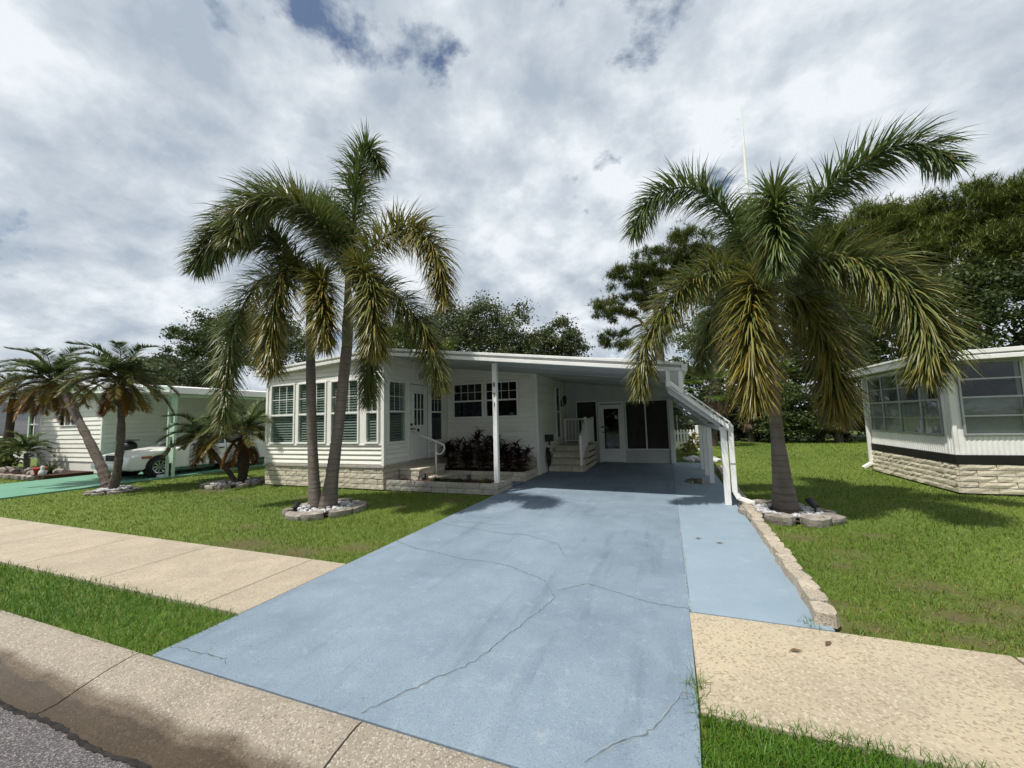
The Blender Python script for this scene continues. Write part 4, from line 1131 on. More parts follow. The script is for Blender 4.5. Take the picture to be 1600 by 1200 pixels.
feather_palm('upright date palm of the white pebble bed beside the teal driveway', (-13.55,6.1,0), [(-13.60,6.1,-0.03),(-13.40,6.1,0.6),(-13.35,6.1,1.6),(-13.46,6.1,2.75)], [0.17,0.12,0.11,0.10,0.11], (-13.48,6.1,2.95), 30, 1.35, 21, GD, mat=M_bark, gold=0.35)
feather_palm('date palm leaning left over the teal driveway with orange dying fronds', (-13.75,6.12,0), [(-13.75,6.12,-0.03),(-14.2,6.12,0.6),(-15.3,6.1,1.75),(-16.2,6.1,2.55),(-16.9,6.1,2.95)], [0.20,0.14,0.12,0.12,0.13], (-17.0,6.1,3.1), 30, 1.6, 22, GD, mat=M_bark, gold=0.6, skirt=8)
feather_palm('small date palm with low arching trunk left of the white bay', (-11.5,7.85,0), [(-11.45,7.85,-0.03),(-11.7,7.85,0.25),(-12.3,7.85,0.7),(-12.95,7.85,1.15)], [0.10,0.09,0.09,0.10], (-13.0,7.85,1.3), 17, 1.15, 23, GD, gold=0.35, elev=(-0.2,1.2), skirt=3)
feather_palm('small date palm with thick shaggy dark trunk beside the white bay', (-11.15,7.85,0), [(-11.2,7.85,-0.03),(-11.16,7.85,0.5),(-11.16,7.85,1.25)], [0.13,0.17,0.20,0.16], (-11.16,7.85,1.4), 20, 1.35, 24, GD, gold=0.3, elev=(-0.2,1.2), skirt=4)

def leaf_quads(P, size, g, cols, upbias=0.5, asp=0.55):
    """scattered small leaves as folded quads"""
    n = len(P)
    nrm = unit(g.normal(0,1,(n,3))+np.array([0,0,upbias])); a = unit(np.cross(nrm,g.normal(0,1,(n,3)))); b = np.cross(nrm,a)
    s = size*g.uniform(0.6,1.3,n)[:,None]
    V = np.stack([P-a*s, P-b*s*asp+nrm*s*0.12, P+a*s, P+b*s*asp+nrm*s*0.12],1).reshape(-1,3)
    k = 4*np.arange(n)[:,None]; F = np.concatenate([k+np.array([0,1,2]),k+np.array([0,2,3])])
    return V,F,np.repeat(cols,4,0)

def crown_points(blobs, n, g, clump=26, sig=0.20, shell=0.55):
    """leaf positions gathered in clumps near the surface of several lobes"""
    w = np.array([b[1][0]*b[1][1]+b[1][0]*b[1][2] for b in blobs]); w = w/w.sum()
    cen = []; rad = []
    for (c, r_), ww in zip(blobs, w):
        k = max(6, int(clump*len(blobs)*ww))
        d = unit(g.normal(0,1,(k,3))); q = g.uniform(shell,1.0,(k,1))
        cen.append(np.array(c)+d*np.array(r_)*q); rad.append(np.full(k, sig*min(r_)))
    cen = np.concatenate(cen); rad = np.concatenate(rad)
    i = g.integers(0,len(cen),n)
    off = g.normal(0,1,(n,3)); off[:,2] *= 0.65
    P = cen[i]+off*rad[i][:,None]*g.uniform(0.5,1.25,(n,1))
    return P, i, len(cen)

def broad_tree(label, base, trunk_top, trunk_r, blobs, n, size, seed, c1, c2, group=None, needles=False, cat='tree', name='broadleaf_tree', clump=34, sig=0.22, upbias=0.5, limbs=True):
    g = np.random.default_rng(seed); r_ = rng(seed)
    t = thing(name, label, cat, base, group)
    if limbs:
        m = MB(); b = Vector(base); top = Vector(trunk_top)
        mid = b.lerp(top,0.5)+Vector((r_.uniform(-.3,.3),r_.uniform(-.3,.3),0))
        m.tube([b-Vector((0,0,.05)), b.lerp(mid,.3), mid, top], [trunk_r*1.3,trunk_r,trunk_r*0.8,trunk_r*0.55], 10)
        for c, rr in blobs:
            c = Vector(c); s = mid.lerp(top, r_.uniform(0.2,1)); k = s.lerp(c,0.5)+Vector((r_.uniform(-.4,.4),r_.uniform(-.4,.4),r_.uniform(0,.6)))
            m.tube([s,k,c], [trunk_r*0.42,trunk_r*0.28,trunk_r*0.10], 7)
            for q in range(4):
                d = Vector((r_.gauss(0,1),r_.gauss(0,1),r_.gauss(0.2,.6))).normalized()
                e = c+Vector((d.x*rr[0],d.y*rr[1],d.z*rr[2]))*0.85
                m.tube([k.lerp(c,r_.uniform(.2,1)), c.lerp(e,.5)+Vector((0,0,.1)), e], [trunk_r*0.14,trunk_r*0.09,0.012], 5)
        m.build('trunk', M_bark, t, smooth=True)
    P, ci, nc = crown_points(blobs, n, g, clump, sig)
    cv = g.uniform(0,1,nc)[ci]
    u = np.clip(0.65*cv+0.35*g.uniform(0,1,n),0,1)[:,None]
    C = np.array(c1)*(1-u)+np.array(c2)*u
    if needles:
        k = 9
        base_ = np.repeat(P,k,0); d = unit(g.normal(0,1,(n*k,3))+np.array([0,0,0.55]))
        V,F,CC = ribbons(base_, d, size*g.uniform(0.7,1.25,n*k), np.full(n*k,size*0.24), np.full(n*k,0.15), np.repeat(C,k,0)*0.9, np.repeat(C,k,0)*1.15, g, seg=1)
    else:
        V,F,CC = leaf_quads(P, size, g, C, upbias)
    link('crown', np_mesh('crown', V, F, M_leaf, CC), t)
    return t

OAK1, OAK2 = (0.042,0.058,0.024), (0.110,0.130,0.050)
DK1, DK2 = (0.034,0.052,0.012), (0.090,0.118,0.034)
broad_tree('tall dark oak tree behind the roof of the white mobile home', (-16.5,31,0), (-16.5,31,7), 0.4,
   [((-17.5,31,9.8),(3.2,3,2.7)),((-14.6,31,9.8),(2.6,2.6,2.2)),((-19.6,31,8.6),(2.5,2.5,2.5)),((-12.0,31,9.4),(2.2,2.2,2.4)),((-16.0,30,7.0),(4.0,2.6,2.4)),((-11.6,30.5,6.6),(2.4,2.4,2.2)),((-19.5,30.5,6.2),(2.6,2.6,2.2))], 42000, 0.115, 61, OAK1, OAK2)
broad_tree('smaller rounded oak at the right end of the oaks behind the roof', (-7.6,31,0), (-7.6,31,5), 0.28,
   [((-7.8,31,8.0),(1.7,1.7,1.6)),((-6.9,31,7.0),(1.4,1.4,1.4)),((-9.4,31,7.2),(1.7,1.7,1.6)),((-8.0,30.5,5.3),(2.4,1.6,1.6))], 16000, 0.105, 62, OAK1, OAK2)
broad_tree('bright yellow green tree just above the ridge of the white home', (-17.3,24,0), (-17.3,24,5), 0.25,
   [((-17.4,24,7.2),(2.3,2,1.7)),((-15.2,24,6.4),(1.6,1.6,1.2)),((-19.2,24,6.2),(1.7,1.7,1.3))], 14000, 0.11, 63, (0.060,0.090,0.014), (0.130,0.165,0.026))
broad_tree('dark spreading tree behind the hanging left frond of the front palms', (-40,24,0), (-39.5,24,6), 0.4,
   [((-41.5,24,9.6),(2.6,2.6,1.3)),((-37.5,24,9.8),(3.4,3,2.2)),((-34,24,9.2),(3,3,2.4)),((-39,24,7.4),(3.2,2.6,1.5)),((-30,24,8.5),(3,3,2.5))], 40000, 0.11, 64, DK1, DK2)
broad_tree('rounded grey green tree behind the left neighbour roof', (-38,20,0), (-38,20,3), 0.3,
   [((-38.6,20,6.0),(2.1,2,1.6)),((-36,20,5.6),(2.1,2,1.6)),((-41,20,5.0),(2.0,2,1.5)),((-33.5,20,5.2),(2,2,1.6)),((-43.5,20,4.6),(1.8,1.8,1.3))], 20000, 0.125, 65, OAK1, (0.075,0.095,0.045))
tag(broad_tree('low bright green hedge just over the left neighbour carport roof', (-29,19.5,0), (-29,19.5,2), 0.12,
   [((-30.5,19.5,3.0),(2.2,1.2,1.2)),((-27.5,19.5,2.9),(2.2,1.2,1.2)),((-24.5,19.5,2.9),(2.2,1.2,1.2)),((-29,19.5,1.3),(3.5,1.2,1.3)),((-25,19.5,1.3),(3.5,1.2,1.3))], 16000, 0.1, 66, (0.045,0.085,0.016), (0.10,0.15,0.028), name='hedge', cat='hedge'))

PINE1, PINE2 = (0.048,0.072,0.012), (0.135,0.155,0.040)
broad_tree('tall pine with open ragged crown left of the right hand palm', (0.2,30,0), (-0.3,30,11), 0.35,
   [((-3.6,30,9.6),(1.3,1.2,1.1)),((-2.2,30,11.8),(1.7,1.5,1.0)),((-0.2,30,12.6),(1.8,1.5,1.2)),((2.2,30,13.3),(2.0,1.7,1.3)),((-3.3,30,7.2),(1.2,1.1,0.9)),((-1.6,30,9.6),(1.4,1.3,0.9)),((0.6,30,10.6),(2.0,1.6,1.3)),((3.6,30,11.5),(2.2,1.7,1.8))], 10500, 0.34, 71, PINE1, PINE2, needles=True, name='pine_tree', clump=26, sig=0.22)
broad_tree('wide pine mass filling the sky behind the right hand house', (13,27,0), (13,27,9), 0.5,
   [((9.2,27,10.9),(1.9,2,1.5)),((11.6,27,11.2),(2.4,2,1.6)),((14.6,27.5,11.6),(2.6,2.2,1.5)),((17.5,27,11.6),(2.4,2.2,1.5)),((20.5,27,11.0),(2.8,2.2,2)),((10.0,26.5,8.6),(2.4,2,2)),((13.5,26,8.8),(2.8,2,2.2)),((17.5,26,8.8),(3,2,2.4)),((21.5,26,8.2),(3,2,2.6))], 30000, 0.36, 72, PINE1, (0.150,0.175,0.038), needles=True, name='pine_tree', clump=64, sig=0.22)
broad_tree('dark leafy tree under the pines behind the right hand house', (12,25,0), (12,25,4), 0.3,
   [((9.4,25,6.3),(2.2,1.8,1.8)),((12.5,24.6,6.4),(2.4,1.8,2)),((15.8,24.4,6.4),(2.6,1.8,2.2)),((19,24.2,6),(2.6,1.8,2.4)),((10.5,24.6,4.0),(2.2,1.6,1.7)),((13.8,24.2,3.8),(2.4,1.6,1.9)),((17.5,24,3.6),(2.6,1.6,2))], 52000, 0.10, 73, (0.030,0.046,0.015), (0.080,0.105,0.030))
broad_tree('dark tree with bare limbs behind the carport awning', (2.8,27.5,0), (2.9,27.5,6), 0.28,
   [((2.0,27.6,6.6),(1.5,1.2,1.6)),((4.6,27.6,6.4),(2.0,1.4,1.9)),((6.6,27.4,7.2),(1.8,1.4,1.8)),((4.0,27.6,9.0),(2.0,1.4,1.3)),((5.5,27.2,4.6),(1.8,1.2,1.4))], 20000, 0.095, 74, DK1, (0.085,0.11,0.035), sig=0.26)
broad_tree('dense dark thicket standing behind the chain link fence', (5,30,0), (5,30,3), 0.2,
   [((x,30+0.4*(i%2),z),(2.0,1.2,1.7)) for i,(x,z) in enumerate([(-4,1.5),(-1,1.6),(2,1.6),(5,1.6),(8,1.6),(11,1.7),(14,1.7),(-2.5,3.6),(0.5,3.8),(3.5,4.0),(6.5,4.2),(9.5,4.4),(12.5,4.2),(5,6.0),(8,6.4)])], 40000, 0.13, 78, (0.028,0.042,0.014), (0.078,0.100,0.030), clump=40, name='thicket', cat='thicket')
GB = 'shrubs along the back fence'
broad_tree('large dense round shrub behind the trunk of the right hand palm', (6.4,25,0), (6.4,25,1), 0.1,
   [((5.6,25,1.5),(1.0,0.9,1.3)),((6.9,25,1.5),(1.1,0.9,1.3)),((6.2,24.8,2.1),(1.1,0.9,1.0)),((7.6,25,0.9),(0.9,0.8,0.9)),((5.4,25,0.7),(0.9,0.8,0.8))], 14000, 0.075, 75, (0.034,0.052,0.012), (0.085,0.115,0.036), GB, name='shrub', cat='shrub', limbs=False)
broad_tree('dark low shrub at the back fence left of the palm trunk', (3.4,26.6,0), (3.4,26.6,1), 0.1,
   [((2.6,26.6,1.0),(1.1,0.8,1.1)),((4.3,26.6,1.1),(1.1,0.8,1.2)),((3.4,26.7,2.2),(1.5,0.8,1.2)),((0.6,27.2,1.3),(1.6,0.8,1.5))], 12000, 0.09, 76, (0.018,0.026,0.010), (0.05,0.066,0.024), GB, name='shrub', cat='shrub', limbs=False)
broad_tree('dark brownish thicket between palm and right hand house', (9.4,25.4,0), (9.4,25.4,1), 0.1,
   [((8.6,25.6,1.3),(1.0,0.8,1.4)),((10.2,25.6,1.5),(1.2,0.8,1.6)),((9.3,25.8,2.9),(1.4,0.8,1.3)),((11.8,25.6,1.8),(1.4,0.8,1.9))], 12000, 0.09, 77, (0.018,0.022,0.010), (0.05,0.055,0.015), GB, name='shrub', cat='shrub', limbs=False)

def fan_palm(label, base, h, seed, nf=22, R_=1.0, skirt=10, col=((0.045,0.085,0.012),(0.10,0.15,0.03))):
    """cabbage palm: rough trunk and round fan leaves on stalks, dead brown ones hanging"""
    g = np.random.default_rng(seed); r_ = rng(seed)
    t = thing('cabbage_palm', label, 'palm tree', base, 'cabbage palms at the back fence')
    x, y, z = base
    MB().tube([(x,y,-.03),(x+.03,y,h*0.5),(x,y,h)], [0.20,0.17,0.15], 10).build('trunk', M_bark, t)
    # boot stubs criss cross on the trunk
    m = MB()
    for i in range(34):
        a = i*2.4; zz = 0.15+h*0.9*i/34
        m.bar((x+0.16*math.cos(a),y+0.16*math.sin(a),zz),(x+0.30*math.cos(a+.5),y+0.30*math.sin(a+.5),zz+0.28),0.05,0.02)
    m.build('leaf_boots', M_fibre, t)
    for i in range(nf+skirt):
        old = i >= nf; az = i*2.399; el = -1.0+r_.uniform(-.2,.2) if old else -0.5+1.8*(i/nf)
        d = np.array([math.cos(az)*math.cos(el),math.sin(az)*math.cos(el),math.sin(el)])
        c = np.array([x,y,h])+d*R_*0.62; k = 26
        s = unit(np.cross(d,[0,0,1])); u = np.cross(s,d)
        ang = np.linspace(-1.5,1.5,k)
        dd = unit(np.cos(ang)[:,None]*d+np.sin(ang)[:,None]*s+u*0.15*np.abs(ang)[:,None])
        cc = np.array(col[0])+(np.array(col[1])-np.array(col[0]))*g.uniform(0,1,(k,1))
        if old: cc = np.array([0.20,0.14,0.085])*g.uniform(0.6,1.1,(k,1))
        V,F,C = ribbons(np.tile(c,(k,1)), dd, np.full(k,R_*0.62)*g.uniform(.85,1.1,k), np.full(k,0.045), np.full(k,0.9 if old else 0.35), cc, cc*1.05, g, seg=2)
        v2 = tube_np([np.array([x,y,h]),c], [0.016,0.01], (0.12,0.11,0.05))
        vv,ff,c3 = merge([(V,F,C),v2]); link('frond', np_mesh('frond', vv, ff, M_leaf, c3), t)
fan_palm('cabbage palm with brown skirt rising over the side awning', (2.15,22.5,0), 2.75, 81, 24, 1.35, 14)
fan_palm('cabbage palm behind the big shrub right of the palm trunk', (6.0,26,0), 3.4, 82, 20, 1.2, 4)
fan_palm('squat cabbage palm with criss cross boots by the right house', (8.1,25.0,0), 1.7, 83, 18, 1.2, 8, ((0.04,0.06,0.02),(0.08,0.10,0.03)))
fan_palm('small cabbage palm with boots behind the awning downspout', (4.35,25.6,0), 1.5, 84, 14, 0.9, 8, ((0.03,0.05,0.015),(0.07,0.09,0.03)))

# maroon ti plants, one shrub each
def ti_plant(label, x, y, z, h, seed, n=220, spread=0.42):
    g = np.random.default_rng(seed); t = thing('ti_plant', label, 'shrub', (x,y,z), 'dark red ti plants in the planter')
    stems = []; parts = []
    for s in range(7):
        a = g.uniform(0,6.28); rr = spread*g.uniform(0.1,0.75); hh = h*g.uniform(0.55,1.0)
        tip = np.array([x+rr*math.cos(a), y+rr*0.6*math.sin(a), z+hh]); b = np.array([x+0.3*rr*math.cos(a), y+0.3*rr*math.sin(a), z-0.02])
        stems.append((b,tip)); k = n//5
        tt = np.sqrt(g.uniform(0.02,1,k)); P = b+(tip-b)*tt[:,None]
        az = g.uniform(0,6.28,k); el = g.uniform(-0.2,1.1,k)*tt
        d = np.stack([np.cos(az)*np.cos(el),np.sin(az)*np.cos(el),np.sin(el)],1)
        c = np.array([0.018,0.006,0.008])+(np.array([0.055,0.014,0.018])-np.array([0.018,0.006,0.008]))*g.uniform(0,1,(k,1))**2
        parts.append(ribbons(P,d,0.26*g.uniform(0.7,1.2,k),0.055*g.uniform(.8,1.2,k),0.5*g.uniform(.5,1.3,k),c,c*1.2,g,seg=3))
    V,F,C = merge(parts); link('leaves', np_mesh('leaves', V,F,M_ti,C), t)
    m = MB()
    for b, tip in stems: m.tube([b, (b+tip)/2, tip], [0.014,0.012,0.008], 5)
    m.build('stem', M_fibre, t)
for i,(x,y,h,lab) in enumerate([(-5.85,10.25,0.98,'dark maroon ti shrub nearest the front door sidelight'),(-5.35,10.2,0.85,'lower dark maroon ti shrub second from the front door'),
        (-4.95,10.3,1.18,'tallest dark maroon ti shrub under the recessed window'),(-4.5,10.2,0.95,'dark maroon ti shrub just left of the white carport post'),
        (-4.05,10.2,0.98,'bushy dark maroon ti shrub right of the white carport post'),(-3.68,10.05,0.85,'dark maroon ti shrub at the carport end of the planter')]):
    ti_plant(lab, x, y, 0.18, h, 300+i)

# low plants in the front planter
def tuft(label, x, y, z, seed, h=0.2, n=120, col=((0.03,0.045,0.015),(0.08,0.09,0.03)), group=None, w=0.012, name='low_plant', spread=1.0, cat='plant', mat=None):
    g = np.random.default_rng(seed)
    az = g.uniform(0,6.28,n); el = g.uniform(0.3,1.45,n)
    d = np.stack([np.cos(az)*np.cos(el),np.sin(az)*np.cos(el),np.sin(el)],1)
    P = np.array([x,y,z])+np.stack([g.normal(0,.05,n),g.normal(0,.05,n),np.zeros(n)],1)*spread
    c = np.array(col[0])+(np.array(col[1])-np.array(col[0]))*g.uniform(0,1,(n,1))
    V,F,C = ribbons(P,d,h*g.uniform(.6,1.2,n),np.full(n,w),np.full(n,0.7),c,c*1.1,g,seg=3)
    V -= np.array([x,y,z])
    o = link(name, np_mesh(name, V,F,mat or M_leaf,C), None, (x,y,z))
    return tag(o, label, cat, group)
GL = 'low plants in the grey block planter'
tuft('small brown green tuft near the bay corner in the planter', -6.0, 8.2, 0.16, 401, 0.14, 90, ((0.05,0.035,0.02),(0.09,0.06,0.03)), GL)
tuft('dark green clump below the handrail in the planter', -5.15, 8.3, 0.16, 402, 0.20, 200, ((0.02,0.04,0.012),(0.05,0.075,0.02)), GL)
tuft('dark green clump between the two planter spotlights', -4.55, 8.25, 0.16, 403, 0.15, 140, ((0.02,0.04,0.012),(0.05,0.07,0.02)), GL)
tuft('yellow green tuft beside the base of the white carport post', -3.85, 8.25, 0.16, 404, 0.20, 160, ((0.05,0.06,0.015),(0.12,0.12,0.03)), GL)

GW = 'grass tufts growing out of the paving joints'
GC = ((0.06,0.11,0.015),(0.14,0.20,0.03))
tuft('grass tuft in the joint between blue driveway and beige slab', 0.072, 2.72, -0.02, 431, 0.13, 60, GC, GW, 0.005, 'grass_tuft', 0.7)
tuft('smaller grass tuft lower in the joint beside the beige slab', 0.070, 2.56, -0.02, 432, 0.10, 50, GC, GW, 0.005, 'grass_tuft', 0.8)
tuft('grass tuft at the foot of the nearest edging block', 0.93, 3.74, -0.01, 433, 0.08, 45, GC, GW, 0.005, 'grass_tuft', 1.0)
tuft('grass blades creeping round the end of the edging row', 1.22, 3.71, -0.02, 434, 0.10, 70, GC, GW, 0.005, 'grass_tuft', 0.8)
# landscape spotlights
def spotlight():
    t = thing('spotlight', 'black landscape spotlight at the foot of the paired palms', 'spotlight', (0,0,0), 'black garden spotlights', local=True)
    MB().tube([(0,0,-0.02),(0,0,0.12)], 0.018, 8).build('stake', M_black, t)
    MB().tube([(-0.02,0,0.12),(0.0,0.0,0.15),(0.05,0.0,0.22),(0.09,0.0,0.28)], [0.03,0.06,0.065,0.075], 12).build('lamp_head', M_black, t)
    MB().tube([(0.085,0,0.272),(0.092,0,0.284)], 0.062, 12).build('lens', M_glassd, t)
    MB().box(-0.07,0.02,-0.05,0.05,0.16,0.172).build('solar_panel', M_band, t)
    return t
sp = spotlight(); sp.location = (-6.33,5.42,0.0); sp.rotation_euler = (0,0,1.2); sp.scale = (0.7,)*3
copy_thing(sp, (-5.42,8.15,0.15), 1.9, 'black spotlight in the planter near the bay corner')
copy_thing(sp, (-4.22,8.15,0.15), 2.2, 'black spotlight in the planter near the white post')
copy_thing(sp, (2.03,7.42,0.03), 2.6, 'black spotlight on the stones right of the stout palm', 0.85)

# ------------------------------------------------------------------ stones: edging blocks, palm rings, pebbles
edg = thing('edging', 'row of tan cast edging blocks along the right side of the driveway', 'edging', (1.15,5.8,0))
def block_mesh(seed):
    r_ = rng(seed); m = MB(); j = lambda: r_.uniform(-0.006,0.006)
    h = 0.10; w0, w1 = 0.115, 0.055
    # scalloped front: wide face toward the driveway, tapering back
    pts = [(-0.075,-w0),(0.0,-w0*1.02),(0.06,-w0*0.9),(0.085,-w1),(0.085,w1),(0.06,w0*0.9),(0.0,w0*1.02),(-0.075,w0)]
    lo = [(a+j(),b+j(),0) for a,b in pts]; hi = [(a*0.90+j(),b*0.93+j(),h+j()) for a,b in pts]
    vs = lo+hi+[(0,0,h+0.006)]; n = 8
    fs = [tuple(range(n-1,-1,-1))]+[(i,(i+1)%n,(i+1)%n+n,i+n) for i in range(n)]+[(i+n,(i+1)%n+n,2*n) for i in range(n)]
    m.add(vs, fs); return m.mesh('edging_block', M_brickb)
M_brickb = pm('tan_cast_block', (0.48,0.42,0.33), (0.38,0.33,0.26), 14, 0.9, 0.9, 70, rand=0.14, speck=[((0.25,0.22,0.18),0.8,0.86)], sscale=90)
bv = [block_mesh(i) for i in range(5)]
r_ = rng(4)
for i in range(40):
    y = 3.84+i*0.235
    x = 1.045+0.0315*(y-3.7)
    if y > 13.2: break
    o = bpy.data.objects.new('edging_block', r_.choice(bv)); COL.objects.link(o)
    o.location = (x+r_.uniform(-.01,.01), y, -0.018+r_.uniform(0,.012)); o.rotation_euler = (r_.uniform(-.04,.04),r_.uniform(-.04,.04),r_.uniform(-.12,.12))
    o.parent = edg; o.matrix_parent_inverse = Matrix.Translation(-edg.location)

def slab_stone(seed, a, b, h):
    r_ = rng(seed); n = 11; lo = []; hi = []
    for i in range(n):
        t = 2*math.pi*i/n; k = r_.uniform(0.82,1.12)
        lo.append((a*k*math.cos(t)*0.97,b*k*math.sin(t)*0.97,0)); hi.append((a*k*math.cos(t),b*k*math.sin(t),h*r_.uniform(0.85,1.1)))
    mid = [((p[0]+q[0])/2*r_.uniform(1.0,1.06),(p[1]+q[1])/2*r_.uniform(1.0,1.06),h*0.5) for p,q in zip(lo,hi)]
    vs = lo+mid+hi+[(0,0,h*1.03)]
    fs = [(i,(i+1)%n,(i+1)%n+n,i+n) for i in range(n)]+[(i+n,(i+1)%n+n,(i+1)%n+2*n,i+2*n) for i in range(n)]+[(i+2*n,(i+1)%n+2*n,3*n) for i in range(n)]+[tuple(range(n-1,-1,-1))]
    return MB().add(vs,fs).mesh('ring_stone', M_slabstone)
def pebble_variants(k, seed):
    out = []
    for i in range(k):
        bm = bmesh.new(); bmesh.ops.create_icosphere(bm, subdivisions=1, radius=1); r_ = rng(seed+i)
        for v in bm.verts: v.co *= r_.uniform(0.75,1.2)
        me = bpy.data.meshes.new('pebble'); bm.to_mesh(me); bm.free(); me.materials.append(M_pebble); out.append(me)
    return out
PEB = pebble_variants(6, 900)
def stone_ring(label, cx, cy, r, nst, seed, npeb, psize, rr0=0.1, arc=(0,6.283), hst=0.10, a=0.215, b=0.135):
    r_ = rng(seed); t = thing('stone_ring', label, 'stone border', (cx,cy,0))
    for i in range(nst):
        th = arc[0]+(arc[1]-arc[0])*(i+0.5)/nst+r_.uniform(-.05,.05)
        o = bpy.data.objects.new('ring_stone', slab_stone(seed*50+i, a*r_.uniform(.85,1.15), b*r_.uniform(.85,1.2), hst*r_.uniform(.8,1.2))); COL.objects.link(o)
        o.location = (cx+r*math.cos(th), cy+r*math.sin(th), -0.03); o.rotation_euler = (r_.uniform(-.05,.05),r_.uniform(-.05,.05),th+math.pi/2)
        o.parent = t; o.matrix_parent_inverse = Matrix.Translation(-t.location)
    # soil inside the ring
    m = MB(); n = 24; m.add([(cx,cy,0.02)]+[(cx+(r-.04)*math.cos(2*math.pi*k/n),cy+(r-.04)*math.sin(2*math.pi*k/n),0.0) for k in range(n)], [(0,1+k,1+(k+1)%n) for k in range(n)])
    m.build('bed_soil', M_mulch, t)
    for i in range(npeb):
        q = rr0+(r-0.12-rr0)*math.sqrt(r_.random()); th = r_.uniform(0,6.283); s = psize*r_.uniform(0.55,1.25)
        o = bpy.data.objects.new('pebble', r_.choice(PEB)); COL.objects.link(o)
        o.location = (cx+q*math.cos(th),cy+q*math.sin(th),0.03+s*0.4+r_.uniform(0,0.05)*(1-q/r)); o.scale = (s,s*r_.uniform(.7,1),s*r_.uniform(.55,.85)); o.rotation_euler = (r_.uniform(-.4,.4),r_.uniform(-.4,.4),r_.uniform(0,6.28))
        o.parent = t; o.matrix_parent_inverse = Matrix.Translation(-t.location)
stone_ring('flat stone ring with white pebbles round the paired palms', -6.05, 5.85, 0.60, 9, 1, 200, 0.042, 0.2)
stone_ring('flat stone ring with grey white marble chips round the stout palm', 1.68, 7.52, 0.56, 8, 2, 260, 0.040, 0.22)
stone_ring('white pebble ring round the twin date palms by the teal driveway', -13.55, 6.1, 0.46, 9, 3, 120, 0.05, 0.15, hst=0.06, a=0.16, b=0.09)
stone_ring('rough rock border round the low date palms left of the bay', -11.3, 7.7, 0.62, 10, 4, 60, 0.05, 0.2, hst=0.10, a=0.2, b=0.12)

# fallen leaves on the driveway
def fallen(x, y, rz, label):
    m = MB().add([(-.05,0,0.004),(-.01,-.012,0.010),(.05,0,0.006),(-.01,.012,0.016)], [(0,1,2),(0,2,3)])
    o = m.build('fallen_leaf', M_dryleaf, None, loc=(x,y,0.006)); o.rotation_euler = (0,0,rz); tag(o, label, 'leaf', 'dry leaves fallen on the paint')
M_dryleaf = pm('dry_leaf', (0.10,0.06,0.03), (0.16,0.10,0.05), 30, 0.8)
fallen(0.53,5.62,0.1,'dry leaf on the blue strip near its cross joint'); fallen(0.30,5.75,0.5,'dry twig like leaf left on the blue strip')
fallen(0.95,3.45,0.9,'dry leaf on the beige sidewalk slab'); fallen(0.72,3.28,0.3,'curled brown leaf in the middle of the beige slab')

# puddle on the strip under the awning
m = MB(); n = 26; r_ = rng(3)
m.add([(0.62,10.6,0.0065)]+[(0.62+0.30*r_.uniform(.6,1.15)*math.cos(2*math.pi*k/n),10.6+0.55*r_.uniform(.6,1.15)*math.sin(2*math.pi*k/n),0.0065) for k in range(n)], [(0,1+k,1+(k+1)%n) for k in range(n)])
tag(m.build('puddle', pm('puddle_water', (0.03,0.035,0.04), None, 5, 0.04, spec=0.5)), 'wet puddle on the floor beside the awning posts', kind='stuff')

g_ = np.random.default_rng(900)  # unseen tree row added behind the camera, blocks low sky light into the carport
blobs_ = [((x, -19+1.5*math.sin(x), zz), (3.0, 2.2, 2.4)) for x in range(-48, 3, 4) for zz in (2.2, 5.0+1.2*math.sin(x*1.7))]
P_, ci_, nc_ = crown_points(blobs_, 26000, g_, 30, 0.24)
u_ = g_.uniform(0,1,(len(P_),1)); C_ = np.array([0.03,0.045,0.016])*(1-u_)+np.array([0.085,0.11,0.03])*u_
v_, f_, c_ = leaf_quads(P_, 0.32, g_, C_)
tag(link('sky_blocker_trees', np_mesh('sky_blocker_trees', v_, f_, M_leaf, c_)), 'unseen trees added across the road to block low sky light', kind='stuff')

# ------------------------------------------------------------------ right hand neighbour
nh = thing('neighbour_house', 'white ribbed house with black band and ledge stone base at the right edge', 'house', (6.5,10.2,0))
NX, NY = 5.08, 10.12
def nroof(x): return 2.50+0.05*min(x-NX,3)
# walls with openings
front_open = [(5.24,6.07,1.10,2.42),(6.30,7.15,1.10,2.42)]
wall_with_openings(nh, NX, 12.0, 0.54, lambda x: 2.48, NY, NY+0.1, front_open, M_white, name='front_wall')
side_open = [(10.44,11.0,1.08,2.38),(11.06,11.82,1.08,2.38),(11.88,12.58,1.08,2.38),(12.64,13.28,1.08,2.38)]
wall_with_openings(nh, NY+0.1, 13.5, 0.54, lambda y: 2.48, NX, NX+0.1, side_open, M_white, '-X', name='side_wall')
MB().box(NX, 12.0, 13.5, 13.6, 0.0, 2.48).build('back_wall', M_white, nh)
MB().box(NX+0.1, 12.0, NY+0.1, 13.5, 0.38, 0.44).build('floor_slab', M_room, nh)
MB().box(NX+1.8, NX+1.85, NY+0.11, 13.49, 0.45, 2.46).build('partition', M_room, nh)
MB().box(NX+0.12, 11.9, 12.9, 12.95, 0.45, 2.46).build('partition', M_room, nh) if False else None
def ribs(parent, a, b, z0, z1, y, facing, pitch=0.075, depth=0.012, name='ribbed_panel'):
    n = int((b-a)/pitch); m = MB(); vs = []; fs = []; pts = []
    for i in range(n):
        t = a+i*pitch; pts += [(t,0),(t+pitch*.15,depth),(t+pitch*.5,depth),(t+pitch*.65,0)]
    pts.append((b,0))
    for k,(t,d) in enumerate(pts):
        p = (t,y-d-0.003) if facing == '-Y' else (y-d-0.003,t)
        vs += [(*p,z0),(*p,z1)]
        if k: fs.append((2*k-2,2*k,2*k+1,2*k-1))
    return m.add(vs,fs).build(name, M_white, parent)
